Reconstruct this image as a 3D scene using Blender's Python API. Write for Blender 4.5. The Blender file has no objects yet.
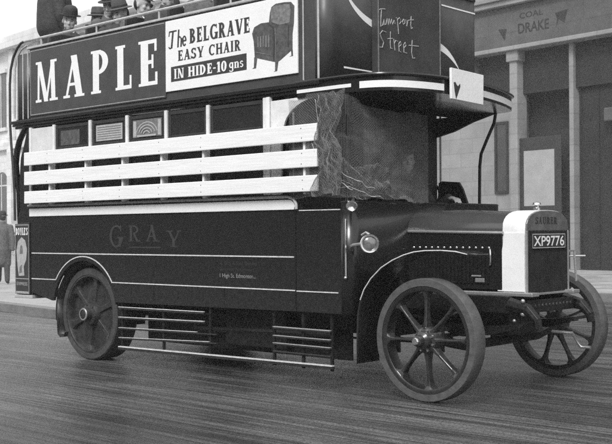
import bpy, bmesh, math, random
from mathutils import Vector, Matrix
random.seed(7)
S = bpy.context.scene
C = S.collection
R = math.radians
PI = math.pi
# ------------------------------------------------------------------ materials
def mat(name, col, rough=.5, metal=0., spec=.5, var=.0, vscale=6., bump=0., bscale=40., coat=0., alpha=1., stretch=None, rvar=0.):
    m = bpy.data.materials.new(name); m.use_nodes = True
    n = m.node_tree.nodes; l = m.node_tree.links; b = n['Principled BSDF']
    b.inputs['Base Color'].default_value = (col, col, col, 1)
    b.inputs['Roughness'].default_value = rough; b.inputs['Metallic'].default_value = metal
    b.inputs['Specular IOR Level'].default_value = spec; b.inputs['Coat Weight'].default_value = coat
    b.inputs['Alpha'].default_value = alpha
    if var or bump or rvar:
        tc = n.new('ShaderNodeTexCoord'); mp = n.new('ShaderNodeMapping')
        if stretch: mp.inputs['Scale'].default_value = stretch
        l.new(tc.outputs['Object'], mp.inputs[0])
        if var or rvar:
            t = n.new('ShaderNodeTexNoise'); t.inputs['Scale'].default_value = vscale; t.inputs['Detail'].default_value = 8; t.inputs['Roughness'].default_value = .65
            l.new(mp.outputs[0], t.inputs['Vector'])
        if var:
            r = n.new('ShaderNodeMapRange'); r.inputs[1].default_value = .3; r.inputs[2].default_value = .7
            r.inputs[3].default_value = col*(1-var); r.inputs[4].default_value = min(1, col*(1+var))
            l.new(t.outputs['Fac'], r.inputs[0]); l.new(r.outputs[0], b.inputs['Base Color'])
        if rvar:
            r = n.new('ShaderNodeMapRange'); r.inputs[1].default_value = .3; r.inputs[2].default_value = .7
            r.inputs[3].default_value = max(.03, rough-rvar); r.inputs[4].default_value = min(1, rough+rvar)
            l.new(t.outputs['Fac'], r.inputs[0]); l.new(r.outputs[0], b.inputs['Roughness'])
        if bump:
            t2 = n.new('ShaderNodeTexNoise'); t2.inputs['Scale'].default_value = bscale; t2.inputs['Detail'].default_value = 6
            l.new(mp.outputs[0], t2.inputs['Vector'])
            bp = n.new('ShaderNodeBump'); bp.inputs['Strength'].default_value = bump; bp.inputs['Distance'].default_value = .02
            l.new(t2.outputs['Fac'], bp.inputs['Height']); l.new(bp.outputs[0], b.inputs['Normal'])
    return m
M = {}
M['paint'] = mat('dark_coach_paint', .015, .24, spec=.45, var=.35, vscale=3, rvar=.12, coat=.15, bump=.16, bscale=2.2, stretch=(1, 1, .45))
M['paint_matt'] = mat('worn_dark_paint', .028, .5, spec=.35, var=.3, vscale=9, rvar=.15)
M['board'] = mat('dark_sign_enamel', .05, .42, var=.22, vscale=5, rvar=.1)
M['front'] = mat('front_panel_paint', .052, .4, var=.25, vscale=4, rvar=.12)
M['black'] = mat('chassis_black', .012, .65, spec=.2, var=.5, vscale=14)
M['interior'] = mat('dark_varnished_wood', .022, .55, var=.4, vscale=7)
M['white'] = mat('white_paint', .84, .45, var=.04, vscale=5, bump=.08, bscale=30)
M['plank'] = mat('whitewashed_plank', .84, .6, var=.06, vscale=4, stretch=(.5, 4, 6), bump=.12, bscale=9, rvar=.1)
M['white_worn'] = mat('worn_white_paint', .74, .5, var=.14, vscale=11, rvar=.1)
M['cream'] = mat('cream_paint', .66, .5, var=.12, vscale=7)
M['line'] = mat('pale_lining_paint', .62, .45, var=.25, vscale=25)
M['pale_rail'] = mat('pale_handrail', .45, .35, var=.2, vscale=20)
M['faint'] = mat('faded_lettering', .034, .5, var=.25, vscale=22)
M['faint2'] = mat('small_faded_lettering', .27, .5, var=.5, vscale=40)
M['chalk'] = mat('chalk', .42, .9, var=.35, vscale=60)
M['ink'] = mat('printing_ink', .035, .6, var=.2, vscale=20)
M['hide'] = mat('printed_chair_tone', .075, .6, var=.55, vscale=30)
M['hide2'] = mat('printed_chair_highlight', .17, .6, var=.5, vscale=35)
M['glass'] = mat('dark_window_glass', .02, .08, spec=.6, rvar=.04, vscale=4)
M['paper'] = mat('printed_paper', .4, .7, var=.2, vscale=30)
M['paper_print'] = mat('paper_print_tone', .16, .7, var=.4, vscale=45)
M['rubber'] = mat('dusty_solid_rubber', .085, .7, spec=.35, var=.28, vscale=18, bump=.2, bscale=60)
M['rubber_dark'] = mat('grimy_solid_rubber', .05, .7, var=.4, vscale=12, bump=.2, bscale=60)
M['cast'] = mat('cast_steel_spoke', .045, .22, metal=.35, var=.5, vscale=14, rvar=.12, coat=.3)
M['cast_dirty'] = mat('muddy_cast_wheel', .04, .4, metal=.2, var=.55, vscale=10, rvar=.15)
M['rimsteel'] = mat('worn_steel_rim', .07, .42, metal=.4, var=.3, vscale=14)
M['alu'] = mat('cast_aluminium', .4, .35, metal=.55, var=.15, vscale=14)
M['nickel'] = mat('plated_metal', .7, .2, metal=.9)
M['bonnet'] = mat('bonnet_sheet_sheen', .085, .24, metal=.3, var=.12, vscale=2, rvar=.05, coat=.3)  # grey raised so the top carries sky sheen in its colour
M['plate'] = mat('plate_enamel', .03, .5)
M['net'] = mat('galvanised_wire', .3, .5, metal=.3)
M['net_bright'] = mat('bright_binding_wire', .33, .5, metal=.3)
M['tank'] = mat('worn_cast_tank', .2, .4, metal=.5, var=.3, vscale=9)
M['rimdark'] = mat('oily_steel_rim', .03, .35, metal=.3, var=.4, vscale=14)
M['net_dull'] = mat('rusty_netting_wire', .27, .6, metal=.2)
M['lens'] = mat('lamp_lens', .16, .12, spec=.8, var=.6, vscale=28)
M['skin'] = mat('skin', .46, .6, var=.05, vscale=14)
M['hair'] = mat('dark_hair', .03, .7)
M['coat_dark'] = mat('dark_wool', .045, .9, var=.4, vscale=30, bump=.3, bscale=90)
M['coat_mid'] = mat('mid_grey_wool', .11, .9, var=.4, vscale=30, bump=.3, bscale=90)
M['coat_light'] = mat('light_grey_wool', .1, .9, var=.3, vscale=30, bump=.3, bscale=90)
M['felt'] = mat('dark_felt', .03, .8, var=.3, vscale=20)
M['felt_grey'] = mat('grey_felt', .09, .8, var=.3, vscale=20)
M['collar'] = mat('white_cotton', .75, .8)
M['leather'] = mat('black_leather', .02, .4)
M['stone_mid'] = mat('sooty_stone', .024, .85, var=.35, vscale=1.2, bump=.4, bscale=8)
M['stone_pale'] = mat('pale_render', .25, .85, var=.22, vscale=.8, bump=.2, bscale=8)
M['stone_fascia'] = mat('grey_stone_fascia', .085, .85, var=.3, vscale=1.6, bump=.3, bscale=8)
M['stone_left'] = mat('pale_portland_stone', .62, .85, var=.2, vscale=.7, bump=.3, bscale=5)
M['brick_dark'] = mat('sooty_dark_brick', .016, .85, var=.45, vscale=1.5, bump=.4, bscale=14)
M['old_glass'] = mat('old_window_glass', .04, .15, var=.4, vscale=2)  # dark mottled pane tone for the street buildings
M['frame_dark'] = mat('dark_timber_frame', .022, .6, var=.3, vscale=9)
M['poster'] = mat('blank_poster', .3, .75, var=.12, vscale=3)
M['pave'] = mat('paving_stone', .3, .6, var=.25, vscale=1.5, rvar=.25, bump=.25, bscale=20)
M['kerb'] = mat('granite_kerb', .16, .6, var=.3, vscale=4, bump=.3, bscale=25)
def add_dust(m, c0, c1):
    n = m.node_tree.nodes; l = m.node_tree.links; b = n['Principled BSDF']
    tc = n.new('ShaderNodeTexCoord'); sx = n.new('ShaderNodeSeparateXYZ'); l.new(tc.outputs['Object'], sx.inputs[0])
    hz = n.new('ShaderNodeMapRange'); hz.inputs[1].default_value = .5; hz.inputs[2].default_value = 1.15; hz.inputs[3].default_value = .75; hz.inputs[4].default_value = .12; l.new(sx.outputs[2], hz.inputs[0])
    t = n.new('ShaderNodeTexNoise'); t.inputs['Scale'].default_value = 26; t.inputs['Detail'].default_value = 12; t.inputs['Roughness'].default_value = .8; l.new(tc.outputs['Object'], t.inputs['Vector'])
    r = n.new('ShaderNodeMapRange'); r.inputs[1].default_value = .42; r.inputs[2].default_value = .8; l.new(t.outputs['Fac'], r.inputs[0])
    mu = n.new('ShaderNodeMath'); mu.operation = 'MULTIPLY'; l.new(r.outputs[0], mu.inputs[0]); l.new(hz.outputs[0], mu.inputs[1])
    c = n.new('ShaderNodeMapRange'); c.inputs[3].default_value = c0; c.inputs[4].default_value = c1; l.new(mu.outputs[0], c.inputs[0]); l.new(c.outputs[0], b.inputs['Base Color'])
    q = n.new('ShaderNodeMapRange'); q.inputs[3].default_value = .2; q.inputs[4].default_value = .75; l.new(mu.outputs[0], q.inputs[0]); l.new(q.outputs[0], b.inputs['Roughness'])
add_dust(M['paint'], .014, .05)
add_dust(M['black'], .01, .05)
def add_joints(m, w_, h_, dark=.8):
    n = m.node_tree.nodes; l = m.node_tree.links; b = n['Principled BSDF']
    tc = n.new('ShaderNodeTexCoord'); sx = n.new('ShaderNodeSeparateXYZ'); cx = n.new('ShaderNodeCombineXYZ')
    l.new(tc.outputs['Object'], sx.inputs[0]); l.new(sx.outputs[0], cx.inputs[0]); l.new(sx.outputs[2], cx.inputs[1])
    br = n.new('ShaderNodeTexBrick'); br.inputs['Scale'].default_value = 1; br.inputs['Brick Width'].default_value = w_; br.inputs['Row Height'].default_value = h_
    br.inputs['Mortar Size'].default_value = min(.02, h_*.12); br.inputs['Color1'].default_value = (1, 1, 1, 1); br.inputs['Color2'].default_value = (.88, .88, .88, 1); br.inputs['Mortar'].default_value = (dark, dark, dark, 1)
    l.new(cx.outputs[0], br.inputs['Vector'])
    src = b.inputs['Base Color'].links[0].from_socket; bw = n.new('ShaderNodeRGBToBW'); l.new(br.outputs['Color'], bw.inputs[0])
    mu = n.new('ShaderNodeMath'); mu.operation = 'MULTIPLY'; l.new(src, mu.inputs[0]); l.new(bw.outputs[0], mu.inputs[1]); l.new(mu.outputs[0], b.inputs['Base Color'])
for k_, w_, h_ in (('stone_pale', .9, .42), ('stone_fascia', 1.6, .6), ('stone_left', .9, .4), ('stone_mid', .8, .38), ('brick_dark', .24, .08)): add_joints(M[k_], w_, h_)
# ------------------------------------------------------------------ mesh helpers
class MB:
    def __init__(s): s.b = bmesh.new()
    def v(s, p): return s.b.verts.new(p)
    def f(s, vs):
        try: return s.b.faces.new(vs)
        except ValueError: return None
    def box(s, x0, x1, y0, y1, z0, z1):
        v = [s.v((x, y, z)) for x in (x0, x1) for y in (y0, y1) for z in (z0, z1)]
        for q in ((0,1,3,2),(4,6,7,5),(0,4,5,1),(2,3,7,6),(0,2,6,4),(1,5,7,3)): s.f([v[i] for i in q])
        return s
    def prism(s, pts, d0, d1, axis='y'):
        """pts 2D polygon; axis y: (x,z), x: (y,z), z: (x,y)"""
        def P(a, b, d): return {'y': (a, d, b), 'x': (d, a, b), 'z': (a, b, d)}[axis]
        A = [s.v(P(a, b, d0)) for a, b in pts]; B = [s.v(P(a, b, d1)) for a, b in pts]
        s.f(A); s.f(B[::-1]); n = len(pts)
        for i in range(n): s.f([A[i], B[i], B[(i+1) % n], A[(i+1) % n]])
        return s
    def tube(s, pts, r, n=8, closed=False):
        pts = [Vector(p) for p in pts]; N = len(pts); rings = []
        rr = r if isinstance(r, (list, tuple)) else [r]*N
        up = Vector((0, 0, 1)); prev = None
        for i, p in enumerate(pts):
            if closed: t = (pts[(i+1) % N]-pts[i-1])
            else: t = pts[min(i+1, N-1)]-pts[max(i-1, 0)]
            t = t.normalized() if t.length > 1e-9 else Vector((1, 0, 0))
            if prev is None:
                a = t.cross(up)
                if a.length < .1: a = t.cross(Vector((0, 1, 0)))
            else: a = prev-t*prev.dot(t)
            a.normalize(); prev = a; b = t.cross(a)
            rings.append([s.v(p+(a*math.cos(2*PI*k/n)+b*math.sin(2*PI*k/n))*rr[i]) for k in range(n)])
        for i in range(N if closed else N-1):
            A, B = rings[i], rings[(i+1) % N]
            for k in range(n): s.f([A[k], A[(k+1) % n], B[(k+1) % n], B[k]])
        if not closed: s.f(rings[0][::-1]); s.f(rings[-1])
        return s
    def lathe(s, prof, cx, cy, cz, n=48, axis='y', closed=False):
        """prof: list of (r, d) radius / offset along axis"""
        rings = []
        for r, d in prof:
            ring = []
            for k in range(n):
                a = 2*PI*k/n; u, w = r*math.cos(a), r*math.sin(a)
                ring.append(s.v({'y': (cx+u, cy+d, cz+w), 'x': (cx+d, cy+u, cz+w), 'z': (cx+u, cy+w, cz+d)}[axis]))
            rings.append(ring)
        m = len(rings)
        for i in range(m if closed else m-1):
            A, B = rings[i], rings[(i+1) % m]
            for k in range(n): s.f([A[k], A[(k+1) % n], B[(k+1) % n], B[k]])
        if not closed: s.f(rings[0][::-1]); s.f(rings[-1])
        return s
    def loft(s, rings, caps=True, closed=True):
        V = [[s.v(p) for p in r] for r in rings]; n = len(V[0])
        for i in range(len(V)-1):
            for k in range(n if closed else n-1): s.f([V[i][k], V[i][(k+1) % n], V[i+1][(k+1) % n], V[i+1][k]])
        if caps: s.f(V[0][::-1]); s.f(V[-1])
        return s
    def ball(s, c, r, sc=(1, 1, 1), u=14, v=10, rot=None):
        m = Matrix.Translation(c) @ (rot or Matrix.Identity(4)) @ Matrix.Diagonal((*[r*q for q in sc], 1))
        rings = []
        for i in range(1, v):
            t = PI*i/v; rings.append([s.v(m @ Vector((math.sin(t)*math.cos(2*PI*k/u), math.sin(t)*math.sin(2*PI*k/u), math.cos(t)))) for k in range(u)])
        A, B = s.v(m @ Vector((0, 0, 1))), s.v(m @ Vector((0, 0, -1)))
        for k in range(u):
            s.f([A, rings[0][k], rings[0][(k+1) % u]]); s.f([B, rings[-1][(k+1) % u], rings[-1][k]])
            for i in range(len(rings)-1): s.f([rings[i][k], rings[i+1][k], rings[i+1][(k+1) % u], rings[i][(k+1) % u]])
        return s
    def build(s, name, m, parent=None, bevel=0, smooth=False, thick=0, label=None):
        bmesh.ops.recalc_face_normals(s.b, faces=s.b.faces)
        me = bpy.data.meshes.new(name); s.b.to_mesh(me); s.b.free()
        o = bpy.data.objects.new(name, me); C.objects.link(o)
        me.materials.append(m if not isinstance(m, str) else M[m])
        if smooth:
            for p in me.polygons: p.use_smooth = True
            try: me.set_sharp_from_angle(angle=R(40))
            except Exception: pass
        if parent is not None: o.parent = parent
        if thick:
            k = o.modifiers.new('s', 'SOLIDIFY'); k.thickness = thick; k.offset = 0
        if bevel:
            k = o.modifiers.new('b', 'BEVEL'); k.width = bevel; k.segments = 2; k.limit_method = 'ANGLE'; k.angle_limit = R(40)
        if label: o['label'] = label
        return o
def thing(name, label, cat, loc=(0, 0, 0), rz=0, group=None):
    o = bpy.data.objects.new(name, None); C.objects.link(o); o.location = loc; o.rotation_euler.z = rz
    o.empty_display_size = .2
    return tag(o, label, cat, group)
def tag(o, label, cat, group=None):
    o['label'] = label; o['category'] = cat
    if group: o['group'] = group
    return o
def struct(o, kind='structure'):
    o['kind'] = kind; return o
# ------------------------------------------------------------------ lettering
T = .2; t_ = .085; sf = .06
def rect(x0, x1, y0, y1): return [(x0, y0), (x1, y0), (x1, y1), (x0, y1)]
def para(xb, xt, w, y0=0, y1=1): return [(xb, y0), (xb+w, y0), (xt+w, y1), (xt, y1)]
def ring(cx, cy, rx, ry, tx, ty, a0, a1, n=18):
    out = []
    for i in range(n):
        a, b = R(a0+(a1-a0)*i/n), R(a0+(a1-a0)*(i+1)/n)
        o = lambda q: (cx+rx*math.cos(q), cy+ry*math.sin(q)); ii = lambda q: (cx+(rx-tx)*math.cos(q), cy+(ry-ty)*math.sin(q))
        out.append([ii(a), o(a), o(b), ii(b)])
    return out
def gl(ch, T=T, t=t_):
    s = sf
    st = lambda x: [rect(x, x+T, 0, 1), rect(x-.07, x+T+.07, 0, s), rect(x-.07, x+T+.07, 1-s, 1)]
    if ch == 'M': return .98, [para(.1, .12, t), para(.4, .1, T*1.0), para(.46, .72, t), para(.72, .68, T), rect(.02, .28, 0, s), rect(.64, 1.0, 0, s), rect(.03, .25, 1-s, 1), rect(.7, .96, 1-s, 1)]
    if ch == 'A': return .8, [para(.08, .38, t), para(.52, .3, T), rect(.2, .56, .28, .28+t*.8), rect(.0, .26, 0, s), rect(.44, .82, 0, s)]
    if ch == 'P': return .72, st(.1)+ring(.3, .72, .38, .28, T*.9, t, -90, 90)
    if ch == 'B': return .74, st(.1)+ring(.3, .75, .32, .25, T*.85, t, -90, 90)+ring(.3, .28, .38, .28, T*.95, t, -90, 90)
    if ch == 'R': return .8, st(.1)+ring(.3, .73, .35, .27, T*.9, t, -90, 90)+[para(.52, .3, T, 0, .48), rect(.5, .8, 0, s)]
    if ch == 'L': return .66, st(.1)+[rect(.1, .64, 0, t), rect(.57, .64, 0, .3)]
    if ch == 'E': return .66, st(.1)+[rect(.1, .62, 0, t), rect(.1, .6, 1-t, 1), rect(.1, .5, .47, .47+t), rect(.55, .62, 0, .28), rect(.53, .6, .74, 1), rect(.44, .5, .37, .67)]
    if ch == 'F': return .6, st(.1)+[rect(.1, .6, 1-t, 1), rect(.1, .5, .47, .47+t), rect(.53, .6, .74, 1)]
    if ch == 'G': return .84, ring(.45, .5, .42, .51, T, t, 50, 350)+[rect(.6, .6+T, .02, .44), rect(.52, .88, .4, .46), rect(.68, .76, .72, .98)]
    if ch == 'C': return .8, ring(.45, .5, .42, .51, T, t, 48, 312)+[rect(.68, .76, .7, .98)]
    if ch == 'S': return .66, ring(.33, .74, .28, .27, T*.8, t*1.2, 20, 260)+ring(.33, .27, .3, .28, T*.85, t*1.2, -160, 80)+[rect(.02, .09, .02, .3), rect(.53, .6, .7, .98)]
    if ch == 'U': return .84, [rect(.1, .1+T, .3, 1), rect(.6, .6+t, .3, 1), rect(.03, .37, 1-s, 1), rect(.5, .78, 1-s, 1)]+ring(.1+(.5+t)/2, .32, (.5+t)/2, .33, T*.7, t, -180, 0)
    if ch == 'V': return .8, [para(.32, .08, T), para(.4, .66, t), rect(0, .36, 1-s, 1), rect(.56, .82, 1-s, 1)]
    if ch == 'Y': return .78, [rect(.3, .3+T, 0, .5), para(.3, .06, T, .42, 1), para(.42, .62, t, .42, 1), rect(.2, .6, 0, s), rect(0, .34, 1-s, 1), rect(.54, .78, 1-s, 1)]
    if ch == 'H': return .88, st(.1)+st(.58)+[rect(.2, .7, .47, .47+t)]
    if ch == 'I': return .4, st(.1)
    if ch == 'N': return .86, [rect(.12, .12+t, 0, 1), para(.54, .1, T), rect(.68, .68+t, 0, 1), rect(.02, .3, 0, s), rect(.04, .2, 1-s, 1), rect(.58, .86, 1-s, 1)]
    if ch == 'D': return .84, st(.1)+ring(.3, .5, .46, .5, T, t, -90, 90)
    if ch == 'O': return .86, ring(.43, .5, .41, .51, T, t, 0, 360, 28)
    if ch == '0': return .7, ring(.35, .5, .32, .51, T, t, 0, 360, 28)
    if ch == '1': return .42, [rect(.12, .12+T, 0, 1), para(0, .1, .1, .78, 1), rect(.02, .42, 0, s)]
    if ch == '-': return .4, [rect(.04, .34, .4, .52)]
    if ch == "'": return .22, [para(.02, .06, .1, .72, 1)]
    if ch == 'T': return .7, [rect(.26, .26+T, 0, 1), rect(.0, .72, 1-t, 1), rect(.16, .56, 0, s), rect(0, .07, .74, 1), rect(.65, .72, .74, 1)]
    if ch == 't_': return .8, [para(.16, .34, T*.9), rect(.02, .8, 1-t, 1.0), para(-.06, .0, .1, .7, 1)]+ring(.12, .14, .2, .16, .1, .08, -170, 20)
    if ch == 'h': return .55, [para(.04, .14, T*.8), para(.36, .42, T*.8, 0, .5)]+ring(.3, .42, .2, .2, .1, t, 0, 170)
    if ch == 'e': return .5, ring(.24, .3, .23, .3, T*.75, t, 0, 320)+[rect(.08, .44, .27, .27+t)]
    if ch == 'g': return .52, ring(.24, .34, .23, .28, T*.75, t, 0, 360, 20)+[rect(.34, .34+T*.7, -.15, .6)]+ring(.26, -.12, .25, .18, .1, t, -170, 0)
    if ch == 'n': return .58, [rect(.05, .05+T*.8, 0, .6), rect(.34, .34+T*.8, 0, .46), rect(0, .1, .54, .6), rect(0, .28, 0, .05), rect(.3, .56, 0, .05)]+ring(.3, .42, .2, .2, .1, t, 0, 150)
    if ch == 's': return .42, ring(.2, .45, .17, .17, .11, t, 20, 260)+ring(.2, .17, .19, .18, .11, t, -160, 80)
    return .35, []
def letters(text, x0, x1, z0, h, y, axis='y', T=T, t=t_, gap=.08, dy=-.00005, base=.0006, name='lettering', m='white', parent=None, slope=0.0):
    """text fitted between x0 and x1 on the plane axis=y, thin raised paint"""
    toks = []; i = 0
    for ch in text:
        toks.append(gl(ch, T, t) if ch != '~' else gl('t_', T, t))
    W = sum(w for w, _ in toks)+gap*(len(toks)-1)
    k = (x1-x0)/W; X = 0; mb = MB(); cnt = 0
    for w, polys in toks:
        for j, pl in enumerate(polys):
            d = y-base+dy*j
            pts = [(x0+(X+a)*k, z0+b*h+slope*(x0+(X+a)*k)) for a, b in pl]
            if axis == 'y': mb.f([mb.v((a, d, b)) for a, b in pts])
            else: mb.f([mb.v((y+base-dy*j, a, b)) for a, b in pts])
        X += w+gap
    return mb.build(name, m, parent)
def sans(text, p0, width, height, axis, m, parent, name='lettering', bold=0., depth=.0006):
    """built-in font text, fitted to a box; axis 'y' faces -y, 'x' faces +x"""
    cu = bpy.data.curves.new('t', 'FONT'); cu.body = text; cu.size = 1; cu.offset = bold; cu.extrude = 0
    o = bpy.data.objects.new('t', cu); C.objects.link(o); bpy.context.view_layer.update()
    me = bpy.data.meshes.new_from_object(o.evaluated_get(bpy.context.evaluated_depsgraph_get()))
    bpy.data.objects.remove(o)
    xs = [v.co.x for v in me.vertices]; ys = [v.co.y for v in me.vertices]
    ax, bx, ay, by = min(xs), max(xs), min(ys), max(ys)
    for v in me.vertices:
        a = (v.co.x-ax)/(bx-ax)*width; b = (v.co.y-ay)/(by-ay)*height
        v.co = (p0[0]+a, p0[1]-depth, p0[2]+b) if axis == 'y' else (p0[0]+depth, p0[1]+a, p0[2]+b)
    me.materials.clear(); me.materials.append(M[m])
    q = bpy.data.objects.new(name, me); C.objects.link(q); q.parent = parent
    return q
def flat(polys, y, name, m, parent, axis='y', step=.00015):
    mb = MB()
    for i, p in enumerate(polys):
        if axis == 'y': mb.f([mb.v((a, y-step*i, b)) for a, b in p])
        else: mb.f([mb.v((y+step*i, a, b)) for a, b in p])
    return mb.build(name, m, parent)
# ================================================================== PEOPLE
def remesh(mb, name, m, parent, vox, sm=2, subs=()):
    bmesh.ops.recalc_face_normals(mb.b, faces=mb.b.faces)
    me = bpy.data.meshes.new(name); mb.b.to_mesh(me); mb.b.free()
    o = bpy.data.objects.new(name, me); C.objects.link(o)
    k = o.modifiers.new('r', 'REMESH'); k.mode = 'VOXEL'; k.voxel_size = vox; k.use_smooth_shade = True
    k = o.modifiers.new('s', 'SMOOTH'); k.iterations = sm; k.factor = .5
    me2 = bpy.data.meshes.new_from_object(o.evaluated_get(bpy.context.evaluated_depsgraph_get()))
    me2.materials.clear(); me2.materials.append(M[m])
    o.modifiers.clear(); o.data = me2; me2.name = name
    for p in me2.polygons: p.use_smooth = True
    if parent: o.parent = parent
    return o
def cap(mb, a, ra, b, rb, sc=1.0):
    a, b = Vector(a), Vector(b); n = max(2, int((b-a).length/(min(ra, rb)*.5))+1)
    mb.ball(a, ra, u=14, v=10); mb.ball(b, rb, u=14, v=10)
    mb.tube([a.lerp(b, i/4) for i in range(5)], [ra+(rb-ra)*i/4 for i in range(5)], 14)
def head_mesh(mb, c, yaw, pitch=0, roll=0):
    Mx = Matrix.Translation(c) @ Matrix.Rotation(yaw, 4, 'Z') @ Matrix.Rotation(pitch, 4, 'Y') @ Matrix.Rotation(roll, 4, 'X')
    def b(p, r, s=(1, 1, 1)): mb.ball(Mx @ Vector(p), r, s, 16, 12, rot=Mx.to_3x3().to_4x4())
    b((-.012, 0, .03), .093, (1.02, .82, .95)); b((.012, 0, -.035), .07, (1.0, .85, 1.1)); b((.055, 0, -.085), .026, (1, 1.1, .8))
    b((.085, 0, -.018), .014, (1.1, .8, 1.5)); b((.092, 0, -.03), .013, (1, 1, .8)); b((.074, 0, .018), .018, (.7, 2.2, .5))
    for s in (-1, 1):
        b((.058, s*.036, -.022), .024, (.8, 1, 1)); b((-.004, s*.077, -.012), .022, (.8, .35, 1.3)); b((.045, s*.03, -.06), .028, (1, 1, .9))
    b((.078, 0, -.058), .013, (.7, 1.8, .5)); b((.074, 0, -.071), .012, (.7, 1.6, .5))
    return Mx
def hand(mb, wrist, d, up, s=1):
    d = Vector(d).normalized(); up = Vector(up).normalized(); sd = d.cross(up).normalized()*s; w = Vector(wrist)
    mb.ball(w+d*.045, .042, (1, .5, 1), 12, 8, rot=Matrix((d, up, sd)).transposed().to_4x4())
    for i, L in enumerate((.068, .078, .072, .056)):
        b0 = w+d*.08+sd*(.03-.02*i); k1 = b0+d*L*.5-up*.008; k2 = k1+d*L*.35-up*.025
        cap(mb, b0, .0095, k1, .0088); cap(mb, k1, .0088, k2, .0078)
    t0 = w+d*.025+sd*.035; t1 = t0+d*.03+sd*.025; t2 = t1+d*.03-up*.008
    cap(mb, t0, .013, t1, .0105); cap(mb, t1, .0105, t2, .009)
def hat(kind, Mx, parent, m):
    mb = MB()
    if kind == 'bowler': prof = [(.138, -.004), (.142, .004), (.132, .0), (.094, .006), (.095, .05), (.088, .085), (.06, .112), (.02, .121)]
    elif kind == 'trilby': prof = [(.145, -.012), (.148, -.004), (.12, .004), (.092, .008), (.09, .06), (.08, .1), (.05, .105), (.03, .09)]
    else: prof = [(.09, .0), (.112, .015), (.122, .035), (.105, .052), (.06, .062), (.01, .065)]
    mb.lathe(prof, 0, 0, 0, 28, 'z')
    if kind == 'cap': mb.ball((.1, 0, .002), .055, (.9, 1.15, .12), 14, 8)
    o = mb.build('hat', m, parent, smooth=True)
    me = o.data; T0 = Mx @ Matrix.Translation((-.012, 0, .066)) @ Matrix.Rotation(R(4), 4, 'Y') @ Matrix.Diagonal((.98, .86, .93, 1))
    me.transform(T0)
    if kind != 'cap':
        b = MB().lathe([(.0965, .007), (.0975, .02), (.0965, .032)], 0, 0, 0, 28, 'z').build('hat_band', 'ink', o, smooth=True); b.data.transform(T0)
    return o
def face_bits(Mx, p, moustache=False):
    m = MB()
    for s in (-1, 1):
        m.tube([Mx @ Vector(q) for q in ((.078, s*.016, .018), (.083, s*.03, .023), (.07, s*.045, .016))], [.003, .004, .002], 6)
        m.ball(Mx @ Vector((.071, s*.031, .0)), .0065, (.7, 1.3, .6), 8, 6)
    if moustache: m.tube([Mx @ Vector(q) for q in ((.075, -.028, -.052), (.091, 0, -.045), (.075, .028, -.052))], [.004, .008, .004], 6)
    # hair at back and sides
    m.ball(Mx @ Vector((-.042, 0, .01)), .084, (.8, .88, .95), 16, 12, rot=Mx.to_3x3().to_4x4())
    m.build('hair', 'hair', p, smooth=True)
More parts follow.
